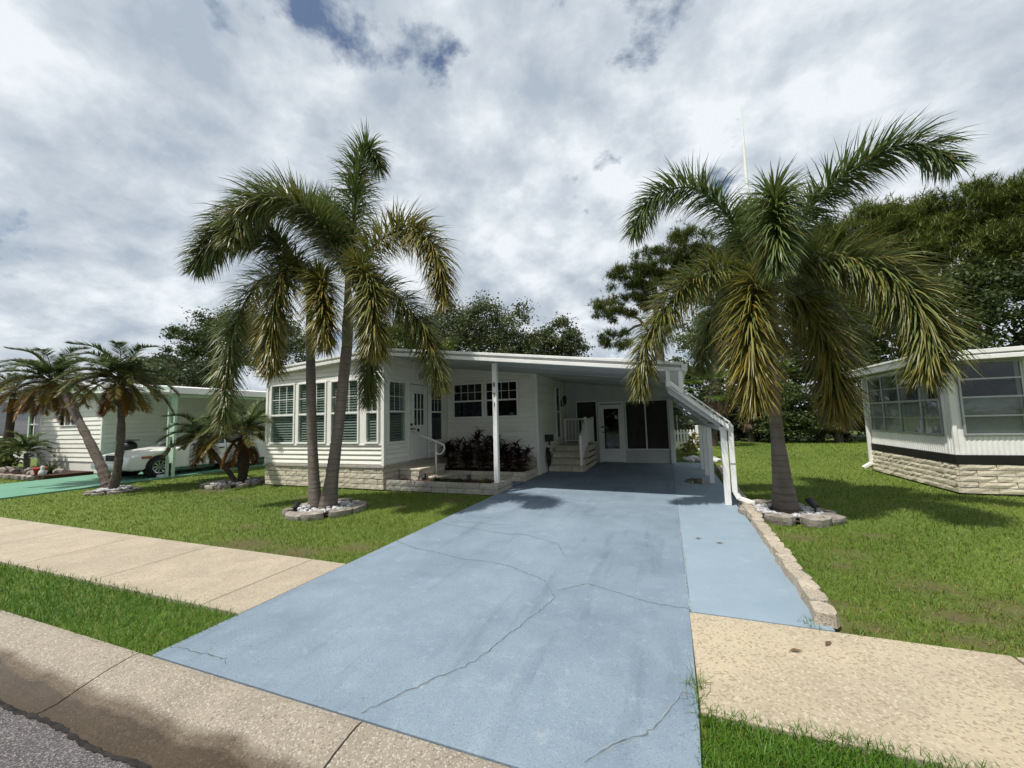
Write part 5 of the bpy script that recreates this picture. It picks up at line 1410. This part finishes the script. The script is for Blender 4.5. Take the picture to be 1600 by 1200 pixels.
ribs(nh, NX, 5.17, 0.705, 2.48, NY, '-Y'); ribs(nh, 5.17, 12.0, 0.705, 1.05, NY, '-Y', depth=0.006); ribs(nh, 6.12, 6.26, 1.05, 2.44, NY, '-Y'); ribs(nh, 7.2, 12, 1.05, 2.44, NY, '-Y')
ribs(nh, NY, 10.40, 0.705, 2.48, NX, '-X', depth=0.018); ribs(nh, 10.40, 13.5, 0.705, 1.03, NX, '-X', depth=0.010); ribs(nh, 13.32, 13.5, 1.03, 2.48, NX, '-X')
MB().box(NX-0.03, NX+0.03, NY-0.03, NY+0.03, 0.705, 2.48).build('corner_trim', M_white, nh, bevel=0.004)
MB().box(NX-0.045, 12.0, NY-0.045, NY-0.001, 0.535, 0.70).build('black_band', M_band, nh, bevel=0.004)
MB().box(NX-0.045, NX-0.001, NY, 13.52, 0.535, 0.70).build('black_band', M_band, nh, bevel=0.004)
for k,(a,b,c,d) in enumerate(front_open):
    w = window(nh, a, b, c, d, NY, glass=M_glass, fr=0.035, mat=M_alum, depth=0.035)
    for zz in (1.43,1.78,2.12):
        MB().box(a, b, NY-0.034, NY-0.012, zz-0.014, zz+0.014).build('sash_rail', M_alum, w)
    MB().box(a, b, NY+0.05, NY+0.054, c, 1.77).build('curtain', M_curtain, w)
for (a,b,c,d) in side_open:
    w = window(nh, a, b, c, d, NX, '-X', glass=M_glass, fr=0.028, mat=M_alum, depth=0.035, rail=1.76)
    for zz in (1.40,2.08):
        MB().box(NX-0.034, NX-0.012, a, b, zz-0.008, zz+0.008).build('sash_rail', M_alum, w)
    MB().box(NX+0.05, NX+0.054, a, b, c, 1.75).build('curtain', M_curtain, w)
# stone base
sb = MB().box(NX+0.02, 12.0, NY+0.03, NY+0.08, -0.1, 0.53).box(NX+0.02, NX+0.06, NY+0.08, 13.5, -0.1, 0.53).build('stone_base', M_mortar, nh)
brick_wall(sb, NX-0.02, 8.4, NY+0.03, 0.0, 5, 0.52, 0.106, 0.011, M_stone, '-Y', d=0.075, seed=61, rough=0.008, name='stone')
brick_wall(sb, NY-0.02, 13.5, NX+0.02, 0.0, 5, 0.46, 0.106, 0.011, M_stone, '-X', d=0.065, seed=62, rough=0.008, name='stone')
# roof with gutter-like fascia
MB().prism([(NX-0.34,2.50),(12,2.50),(12,2.92),(NX-0.34,2.58)], 1, NY-0.42, 13.7).build('roof', M_soffit, nh)
rf = MB().prism([(NX-0.42,2.44),(12.0,2.50),(12.0,2.58),(NX-0.42,2.52)], 1, NY-0.52, NY-0.422).build('fascia', M_white, nh, bevel=0.008)
MB().prism([(NX-0.42,2.545),(12.0,2.66),(12.0,2.76),(NX-0.42,2.615)], 1, NY-0.50, NY-0.422).build('fascia_cap', M_white, rf, bevel=0.008)
MB().box(NX-0.44, NX-0.342, NY-0.42, 13.75, 2.46, 2.60).build('gutter', M_white, nh, bevel=0.012)
MB().box(NX-0.50, NX-0.342, NY-0.42, 13.75, 2.602, 2.64).build('gutter_lip', M_white, nh)
nds = MB().box(NX-0.10, NX-0.03, 13.40, 13.48, 0.16, 2.44).build('downspout', M_white, nh, bevel=0.008)
MB().bar((NX-0.065,13.44,0.18),(NX-0.26,13.40,0.06),0.09,0.07).build('elbow', M_white, nds, bevel=0.008)

# ------------------------------------------------------------------ left neighbour
lh = thing('neighbour_house', 'white lap sided house with mint green trim behind the teal driveway', 'house', (-21.5,8.4,0))
LX0, LX1, LY = -23.9, -19.45, 8.35
wall_with_openings(lh, LX0, LX1, 0.0, lambda x: 2.95, LY, LY+0.1, [(-22.45,-21.15,1.78,2.50)], M_vinyl, name='front_wall')
z = 0.40
while z < 2.9:
    if z > 1.72 and z < 2.5:
        for a, b in ((LX0+.05,-22.52),(-21.08,LX1-.05)): board(lh, a, b, LY-0.002, z, 0.169, '-Y', lap=0.028)
    else: board(lh, LX0+.05, LX1-.05, LY-0.002, z, 0.169, '-Y', lap=0.028)
    z += 0.17
for k in range(3):
    a = -22.45+k*0.435
    window(lh, a+0.03, a+0.40, 1.80, 2.48, LY, glass=M_glassd, fr=0.028)
MB().box(LX1-0.09, LX1, LY+0.1, 20, 0.0, 2.95).build('side_wall', M_vinyl, lh)
z = 0.25
while z < 2.9:
    board(lh, LY+0.05, 16, LX1+0.001, z, 0.169, '+X'); z += 0.17
MB().box(LX1-0.05, LX1+0.03, LY-0.035, LY+0.05, 0.0, 2.95).build('corner_trim', M_trim, lh)
MB().box(LX0-0.04, LX0+0.05, LY-0.035, LY+0.04, 0.0, 2.95).build('corner_trim', M_trim, lh)
# gable in mint and the roof
gb = MB().prism([(-26.6,2.92),(LX1+0.1,2.92),(LX1+0.1,3.05),(-21.8,3.50),(-26.6,3.05)], 1, LY-0.36, LY-0.30).build('gable_panel', M_mint, lh)
MB().prism([(-26.7,3.05),(-21.8,3.50),(LX1+0.1,3.05),(LX1+0.1,3.13),(-21.8,3.58),(-26.7,3.13)], 1, LY-0.42, 20).build('roof', M_white, lh)
MB().box(-26.6, LX1+0.1, LY-0.30, LY, 2.955, 2.99).build('soffit', M_soffit, lh)
# screened porch at the left
for x in (-24.75,-26.4,-28.2):
    MB().box(x-0.06, x+0.06, LY-0.08, LY+0.04, 0.0, 2.92).build('porch_post', M_mint if x > -25 else M_trim, lh)
MB().box(-24.69, -23.95, LY-0.05, LY-0.02, 0.5, 1.0).build('porch_panel', M_trim, lh)
MB().box(-28.14, -24.81, LY-0.05, LY-0.02, 0.3, 0.8).build('porch_panel', M_trim, lh)
MB().box(-24.40, -24.34, LY-0.055, LY-0.015, 1.0, 2.92).box(-24.69,-23.95,LY-0.055,LY-0.016,1.86,1.91).build('porch_frame', M_trim, lh)
MB().box(-28.14, -23.95, LY-0.010, LY-0.006, 0.8, 2.92).build('insect_screen', M_screen, lh)
MB().box(-28.3, LX0+0.1, 11.0, 11.1, 0.0, 2.92).build('porch_back', M_room, lh)
MB().box(-34, -26.9, LY-1.1, LY-0.44, 2.72, 3.35).build('porch_awning', M_white, lh)
rmp = MB().bar((-30,7.75,1.30),(-24.9,7.75,1.42),0.06).bar((-30,7.75,0.95),(-24.9,7.75,1.08),0.05)
for k in range(6): rmp.bar((-29.5+k*0.9,7.75,0.0),(-29.5+k*0.9,7.75,1.33+0.02*k),0.05)
tag(rmp.build('ramp_railing', M_white), 'white pipe ramp railing in front of the screened porch', 'railing')
# neighbour carport
ncp = thing('carport', 'white flat carport with mint trim over the parked sedan', 'carport', (-17.2,9,0))
MB().prism([(LX1+0.04,2.95),(-15.0,2.78),(-15.0,2.92),(LX1+0.04,3.09)], 1, 8.06, 17).build('roof', M_white, ncp)
MB().prism([(LX1+0.04,2.93),(-14.95,2.76),(-14.95,2.84),(LX1+0.04,3.01)], 1, 8.0, 8.057).build('fascia', M_white, ncp)
MB().prism([(LX1+0.04,3.02),(-14.95,2.85),(-14.95,2.94),(LX1+0.04,3.11)], 1, 8.01, 8.057).build('fascia_cap', M_mint, ncp)
MB().box(-14.998, -14.90, 8.06, 17, 2.72, 2.92).build('side_fascia', M_white, ncp)
MB().box(-15.30, -15.05, 8.2, 17, 2.62, 2.72).build('side_beam', M_mint, ncp)
for y in (8.3, 12.3, 16.3):
    for dx in (-0.16, 0.16):
        MB().box(-15.28+dx-0.035, -15.28+dx+0.035, y-0.035, y+0.035, 0.0, 2.62).build('post', M_mint, ncp)
    for z0, z1 in ((0.45,0.85),(1.30,1.75),(2.2,2.62)):
        MB().box(-15.28-0.124, -15.28+0.124, y-0.01, y+0.01, z0, z1).build('post_panel', M_mint, ncp)
MB().box(-15.60, -15.45, 8.1, 8.3, 0.0, 0.08).build('post_foot', M_white, ncp)

# ------------------------------------------------------------------ parked white sedan
car = thing('sedan_car', 'long white four door sedan parked under the neighbouring carport', 'car', (-16.55,10.0,0.0), local=True)
car.rotation_euler = (0,0,-math.pi/2)         # local +x is the car's front, pointing to the road
def arch(cx, r, z0=0.27, n=12):
    out = []
    for i in range(n+1):
        t = math.pi*i/n
        out.append((cx-r*math.cos(t), max(z0, 0.33+r*math.sin(t))))
    return out
FXW, RXW = 1.80, -1.25
side = [(-2.70,0.42),(-2.66,0.30),(RXW-0.40,0.27)]+arch(RXW,0.38)+[(RXW+0.40,0.24)]+[(FXW-0.40,0.24)]+arch(FXW,0.38)+[(FXW+0.40,0.27),(2.55,0.28),(2.64,0.36),(2.66,0.55),(2.60,0.70),(2.45,0.77),(1.9,0.86),(0.95,0.965),(0.80,0.97),(-1.55,0.985),(-1.75,0.99),(-2.55,0.93),(-2.70,0.80)]
body = MB().prism(side, 1, -0.94, 0.94).build('body', M_carpaint, car)
bvm = body.modifiers.new('edge','BEVEL'); bvm.width = 0.075; bvm.segments = 4; bvm.limit_method = 'ANGLE'; bvm.angle_limit = R(50)
body.data.polygons.foreach_set('use_smooth', [True]*len(body.data.polygons))
# greenhouse: glass below, painted roof on top, pillars
gh0 = [(0.98,0.955),(0.16,1.36),(-0.95,1.38),(-1.80,0.98)]
def taper(poly, w0, w1, zlo=0.95, zhi=1.4):
    m = MB(); n = len(poly)
    wf = lambda z: w0+(w1-w0)*(z-zlo)/(zhi-zlo)
    vs = [(x,-wf(z),z) for x,z in poly]+[(x,wf(z),z) for x,z in poly]
    fs = [tuple(range(n)),tuple(range(2*n-1,n-1,-1))]+[(i,i+n,(i+1)%n+n,(i+1)%n) for i in range(n)]
    return m.add(vs,fs)
cg = pm('car_glass', (0.012,0.016,0.016), None, 5, 0.06, spec=0.6)
taper(gh0, 0.86, 0.68).build('window_glass', cg, car)
rfm = taper([(0.26,1.335),(0.14,1.385),(-0.2,1.415),(-0.7,1.42),(-1.0,1.39),(-1.06,1.345)], 0.87, 0.685).build('car_roof', M_carpaint, car, bevel=0.03)
for s in (-1, 1):
    MB().bar((1.0,s*0.865,0.955),(0.16,s*0.70,1.36),0.06,0.05).build('pillar', M_carpaint, car)
    MB().bar((-0.28,s*0.872,0.96),(-0.33,s*0.70,1.37),0.05,0.09).build('pillar', M_carpaint, car)
    MB().add([(-1.80,s*0.872,0.97),(-1.25,s*0.872,0.97),(-1.02,s*0.70,1.37),(-1.10,s*0.69,1.39),(-1.80,s*0.80,0.98),(-1.25,s*0.80,0.98),(-1.02,s*0.64,1.37),(-1.10,s*0.64,1.38)],
             [(0,1,2,3),(7,6,5,4),(0,4,5,1),(1,5,6,2),(2,6,7,3),(3,7,4,0)]).build('pillar', M_carpaint, car)
    MB().box(-1.05, 0.98, s*0.942-0.006, s*0.942+0.006, 0.47, 0.53).build('side_moulding', M_trim, car)
    for x in (0.93,-0.30,-1.12):
        MB().box(x-0.006, x+0.006, s*0.9405-0.003, s*0.9405+0.003, 0.30, 0.95).build('door_gap', M_rubber, car)
    for x in (-0.12,-1.05):
        MB().box(x-0.09, x+0.09, s*0.95-0.012, s*0.95+0.012, 0.80, 0.84).build('door_handle', M_rubber, car)
    mr = MB().box(0.62, 0.82, s*1.03-0.10, s*1.03+0.07, 0.97, 1.09).build('wing_mirror', M_carpaint, car, bevel=0.03)
    # headlamp wraps round the corner with an amber side part
    MB().box(2.30, 2.60, s*0.62-0.26, s*0.62+0.26, 0.60, 0.74).build('headlight', M_headl if False else pm('headlight_lens', (0.62,0.62,0.58), None, 6, 0.12, spec=0.7), car, bevel=0.03)
    MB().box(2.02, 2.34, s*0.87-0.085, s*0.87+0.075, 0.61, 0.73).build('indicator', pm('amber_lens', (0.33,0.10,0.05), None, 6, 0.15, spec=0.7), car, bevel=0.03)
MB().box(2.50, 2.645, -0.34, 0.34, 0.56, 0.80).build('grille', M_chrome, car, bevel=0.03)
m = MB()
for i in range(9): m.box(2.640, 2.655, -0.29+i*0.07-.008, -0.29+i*0.07+.02, 0.58, 0.77)
m.build('grille_bars', M_black, car)
MB().prism([(2.40,0.30),(2.72,0.32),(2.76,0.40),(2.74,0.53),(2.55,0.56),(2.40,0.56)], 1, -0.92, 0.92).build('bumper', M_carpaint, car, bevel=0.05)
MB().prism([(-2.78,0.36),(-2.45,0.34),(-2.45,0.58),(-2.74,0.58)], 1, -0.92, 0.92).build('bumper', M_carpaint, car, bevel=0.05)
MB().box(-2.35, 2.3, -0.80, 0.80, 0.22, 0.30).build('underbody', M_rubber, car)
wp = None
for x in (FXW, RXW):
    for s in (-1, 1):
        MB().lathe([(0.10,0.0),(0.375,0.0),(0.375,-0.2*s)], (x, s*0.90, 0.33), 'y', 24).build('wheel_well', M_rubber, car)
        w = MB().lathe([(0.21,0.11),(0.30,0.115),(0.33,0.08),(0.335,0.0),(0.33,-0.08),(0.30,-0.11),(0.21,-0.11)], (x, s*0.83, 0.335), 'y', 28).build('wheel', M_rubber, car, smooth=True)
        rim = MB().lathe([(0.0,s*0.075),(0.06,s*0.085),(0.08,s*0.06)], (x, s*0.83, 0.335), 'y', 20)
        rim.lathe([(0.185,s*0.095),(0.212,s*0.11),(0.215,s*0.02)], (x, s*0.83, 0.335), 'y', 28)
        for k in range(9):
            t = 2*math.pi*k/9
            rim.bar((x+0.05*math.cos(t),s*0.83+s*0.07,0.335+0.05*math.sin(t)),(x+0.20*math.cos(t),s*0.83+s*0.09,0.335+0.20*math.sin(t)),0.045,0.03,(0,1,0))
        rim.build('rim', M_chrome, w)
        MB().lathe([(0.0,s*0.03),(0.21,s*0.03)], (x, s*0.83, 0.335), 'y', 20).build('brake_disc', M_black, w)

# ------------------------------------------------------------------ neighbour's garden bed and yard objects
nb = thing('garden_bed', 'stone edged garden bed in front of the left neighbour house', 'garden bed', (-22.5,7.2,0))
MB().box(-28, -19.5, 6.95, 8.2, -0.05, 0.10).build('bed_soil', M_mulch, nb)
for k in range(34):
    r_ = rng(700+k); x = -27.5+k*0.235
    o = bpy.data.objects.new('border_stone', slab_stone(700+k%8, 0.13, 0.09, 0.12)); COL.objects.link(o); o.data.materials[0] = M_rock
    o.location = (x, 6.95-0.25*math.sin(max(0,(x+24))*0.2)+r_.uniform(-.05,.05), 0.0); o.rotation_euler = (0,0,r_.uniform(0,3)); o.parent = nb; o.matrix_parent_inverse = Matrix.Translation(-nb.location)
for k in range(26):
    r_ = rng(800+k)
    o = bpy.data.objects.new('border_stone', PEB[k%6].copy()); COL.objects.link(o); o.data.materials[0] = M_rock
    o.location = (r_.uniform(-26.5,-19.8), r_.uniform(7.05,7.6), 0.16); s = r_.uniform(0.10,0.22); o.scale = (s*1.3,s,s*0.8); o.rotation_euler = (0,0,r_.uniform(0,3)); o.parent = nb; o.matrix_parent_inverse = Matrix.Translation(-nb.location)
GN = 'plants in the left neighbour bed'
broad_tree('leafy yellow green bush in the left neighbour bed', (-23.7,7.5,0.1), (-23.7,7.5,0.5), 0.03, [((-23.7,7.5,0.75),(0.45,0.4,0.55)),((-24.2,7.5,0.55),(0.4,0.35,0.4))], 900, 0.075, 410, (0.06,0.085,0.02), (0.15,0.18,0.05), GN, name='bush', cat='bush', limbs=False)
broad_tree('dark bush at the far left of the neighbour bed', (-25.4,7.4,0.1), (-25.4,7.4,0.5), 0.03, [((-25.3,7.4,0.5),(0.5,0.4,0.4)),((-26.2,7.4,0.5),(0.5,0.4,0.4)),((-24.6,7.3,0.4),(0.4,0.3,0.3))], 1100, 0.075, 411, (0.02,0.035,0.012), (0.06,0.075,0.03), GN, name='bush', cat='bush', limbs=False)
pt = feather_palm('grassy ponytail palm with pale forked stem in the neighbour bed', (-22.0,7.4,0.1), [(-22.0,7.4,0.1),(-22.1,7.4,0.45),(-22.15,7.4,0.8)], [0.12,0.08,0.07], (-22.15,7.4,0.9), 16, 0.9, 412, GN, mat=M_bark, gold=0.0, leaf=0.2, skirt=0, elev=(-0.1,1.3), nleaf=90)
tuft('green strap leaf clump by the neighbour corner', -20.6, 7.5, 0.1, 413, 0.55, 120, ((0.03,0.05,0.015),(0.08,0.10,0.03)), GN, w=0.03)
tuft('spiky green clump left of the red pot', -21.2, 7.5, 0.1, 414, 0.45, 120, ((0.03,0.05,0.015),(0.08,0.10,0.03)), GN, w=0.03)
feather_palm('dark pair of palm stems standing against the neighbour porch', (-24.2,7.6,0.1), [(-24.2,7.6,0.1),(-24.25,7.6,1.4),(-24.1,7.6,2.9)], [0.2,0.17,0.15], (-24.1,7.6,3.3), 18, 1.4, 415, GD, mat=M_fibre, gold=0.6, skirt=6, nleaf=110)
rp = thing('flower_pot', 'red clay pot at the end of the neighbour bed', 'pot', (-20.2,7.1,0.1))
MB().lathe([(0.0,0.0),(0.11,0.0),(0.16,0.2),(0.18,0.2),(0.18,0.26),(0.15,0.26),(0.14,0.22),(0.0,0.21)], (-20.2,7.1,0.1), 'z', 16).build('pot', pm('red_clay', (0.42,0.06,0.04), (0.34,0.05,0.035), 8, 0.7), rp, smooth=True)
wj = thing('garden_ornament', 'small white garden ornament behind the leaning date palm', 'ornament', (-19.75,7.0,0.1))
MB().lathe([(0,0),(0.09,0),(0.10,0.09),(0.08,0.17),(0.045,0.21),(0.06,0.27),(0.04,0.33),(0,0.34)], (-19.75,7.0,0.1), 'z', 14).build('body', M_pebble, wj, smooth=True)
# small dark barbecue by the neighbour side wall
bq = thing('barbecue', 'dark kettle barbecue by the neighbour side wall in front of the car', 'barbecue', (-18.9,8.9,0.0))
MB().lathe([(0,1.15),(0.12,1.13),(0.22,1.03),(0.24,0.93),(0.22,0.82),(0.1,0.74),(0,0.72)], (-18.9,8.9,0.0), 'z', 16).build('bowl', M_black, bq, smooth=True)
for k in range(3):
    t = 2.1*k; MB().bar((-18.9+.1*math.cos(t),8.9+.1*math.sin(t),0.78),(-18.9+.28*math.cos(t),8.9+.28*math.sin(t),0.004),0.03).build('leg', M_black, bq)
MB().box(-19.25,-18.55,8.75,9.05,1.16,1.19).build('shelf', M_black, bq)

# ------------------------------------------------------------------ back fences and mast
cf = thing('chain_link_fence', 'grey chain link fence along the back of the lawn', 'fence', (4,27,0))
for k in range(10):
    MB().tube([(-1+k*1.6,26.9,-0.05),(-1+k*1.6,26.9,1.85)], 0.03, 8).build('fence_post', M_alum, cf)
MB().tube([(-1,26.9,1.85),(13.4,26.9,1.85)], 0.022, 8).build('top_rail', M_alum, cf)
m = MB()
for k in range(110):
    x = -1+k*0.12
    m.bar((x,26.92,0.0),(x+1.2,26.92,1.8),0.005); m.bar((x+1.2,26.925,0.0),(x,26.925,1.8),0.005)
tag(m.build('chain_link', M_alum, cf), kind='stuff')
pf = thing('picket_fence', 'short white picket fence seen past the awning posts', 'fence', (0.8,19.5,0))
for k in range(9):
    x = 0.05+k*0.13
    MB().prism([(x-0.04,0.40-0.35),(x+0.04,0.05),(x+0.04,0.88),(x,0.95),(x-0.04,0.88)], 1, 19.48, 19.5).build('picket', M_white, pf)
MB().box(0.0, 1.25, 19.501, 19.54, 0.72, 0.80).box(0.0, 1.25, 19.501, 19.54, 0.30, 0.38).build('fence_rail', M_white, pf)
MB().box(1.16, 1.32, 19.42, 19.58, 0.0, 1.10).build('gate_post', M_white, pf, bevel=0.01)
wpz = thing('wooden_post', 'dark weathered wooden post beyond the awning', 'post', (1.3,16.2,0))
MB().box(1.24, 1.36, 16.14, 16.26, -0.05, 1.9).build('post', M_bark, wpz)
MB().box(1.22, 1.38, 16.12, 16.28, 1.9, 1.93).build('cap', M_bark, wpz)
broad_tree('pale yellow leaved plant beside the picket fence', (1.0,17.8,0), (1,17.8,0.3), 0.03, [((1.0,17.8,0.45),(0.22,0.2,0.4)),((0.8,17.5,0.25),(0.3,0.2,0.22))], 420, 0.07, 420, (0.14,0.15,0.04), (0.32,0.30,0.10), name='bush', cat='bush', limbs=False)
rk = thing('rock_pile', 'pale rocks edging the end of the awning floor', 'rocks', (1.1,15.2,0))
for k in range(24):
    r_ = rng(950+k); o = bpy.data.objects.new('rock', PEB[k%6]); COL.objects.link(o)
    o.location = (r_.uniform(0.5,1.5), r_.uniform(14.9,16.0), 0.03); s = r_.uniform(0.06,0.13); o.scale = (s*1.3,s,s*0.8); o.parent = rk; o.matrix_parent_inverse = Matrix.Translation(-rk.location)
mast = thing('radio_mast', 'thin tapering white mast rising behind the right hand palm', 'mast', (9.0,45,0))
MB().tube([(9.0,45,-0.1),(9.0,45,15),(9.0,45,26),(9.03,45,33.6)], [0.32,0.26,0.15,0.03], 10).build('shaft', M_white, mast)
MB().tube([(9.0,45,-0.1),(9.0,45,0.3)], [0.6,0.55], 12).build('foot', M_brickg, mast)
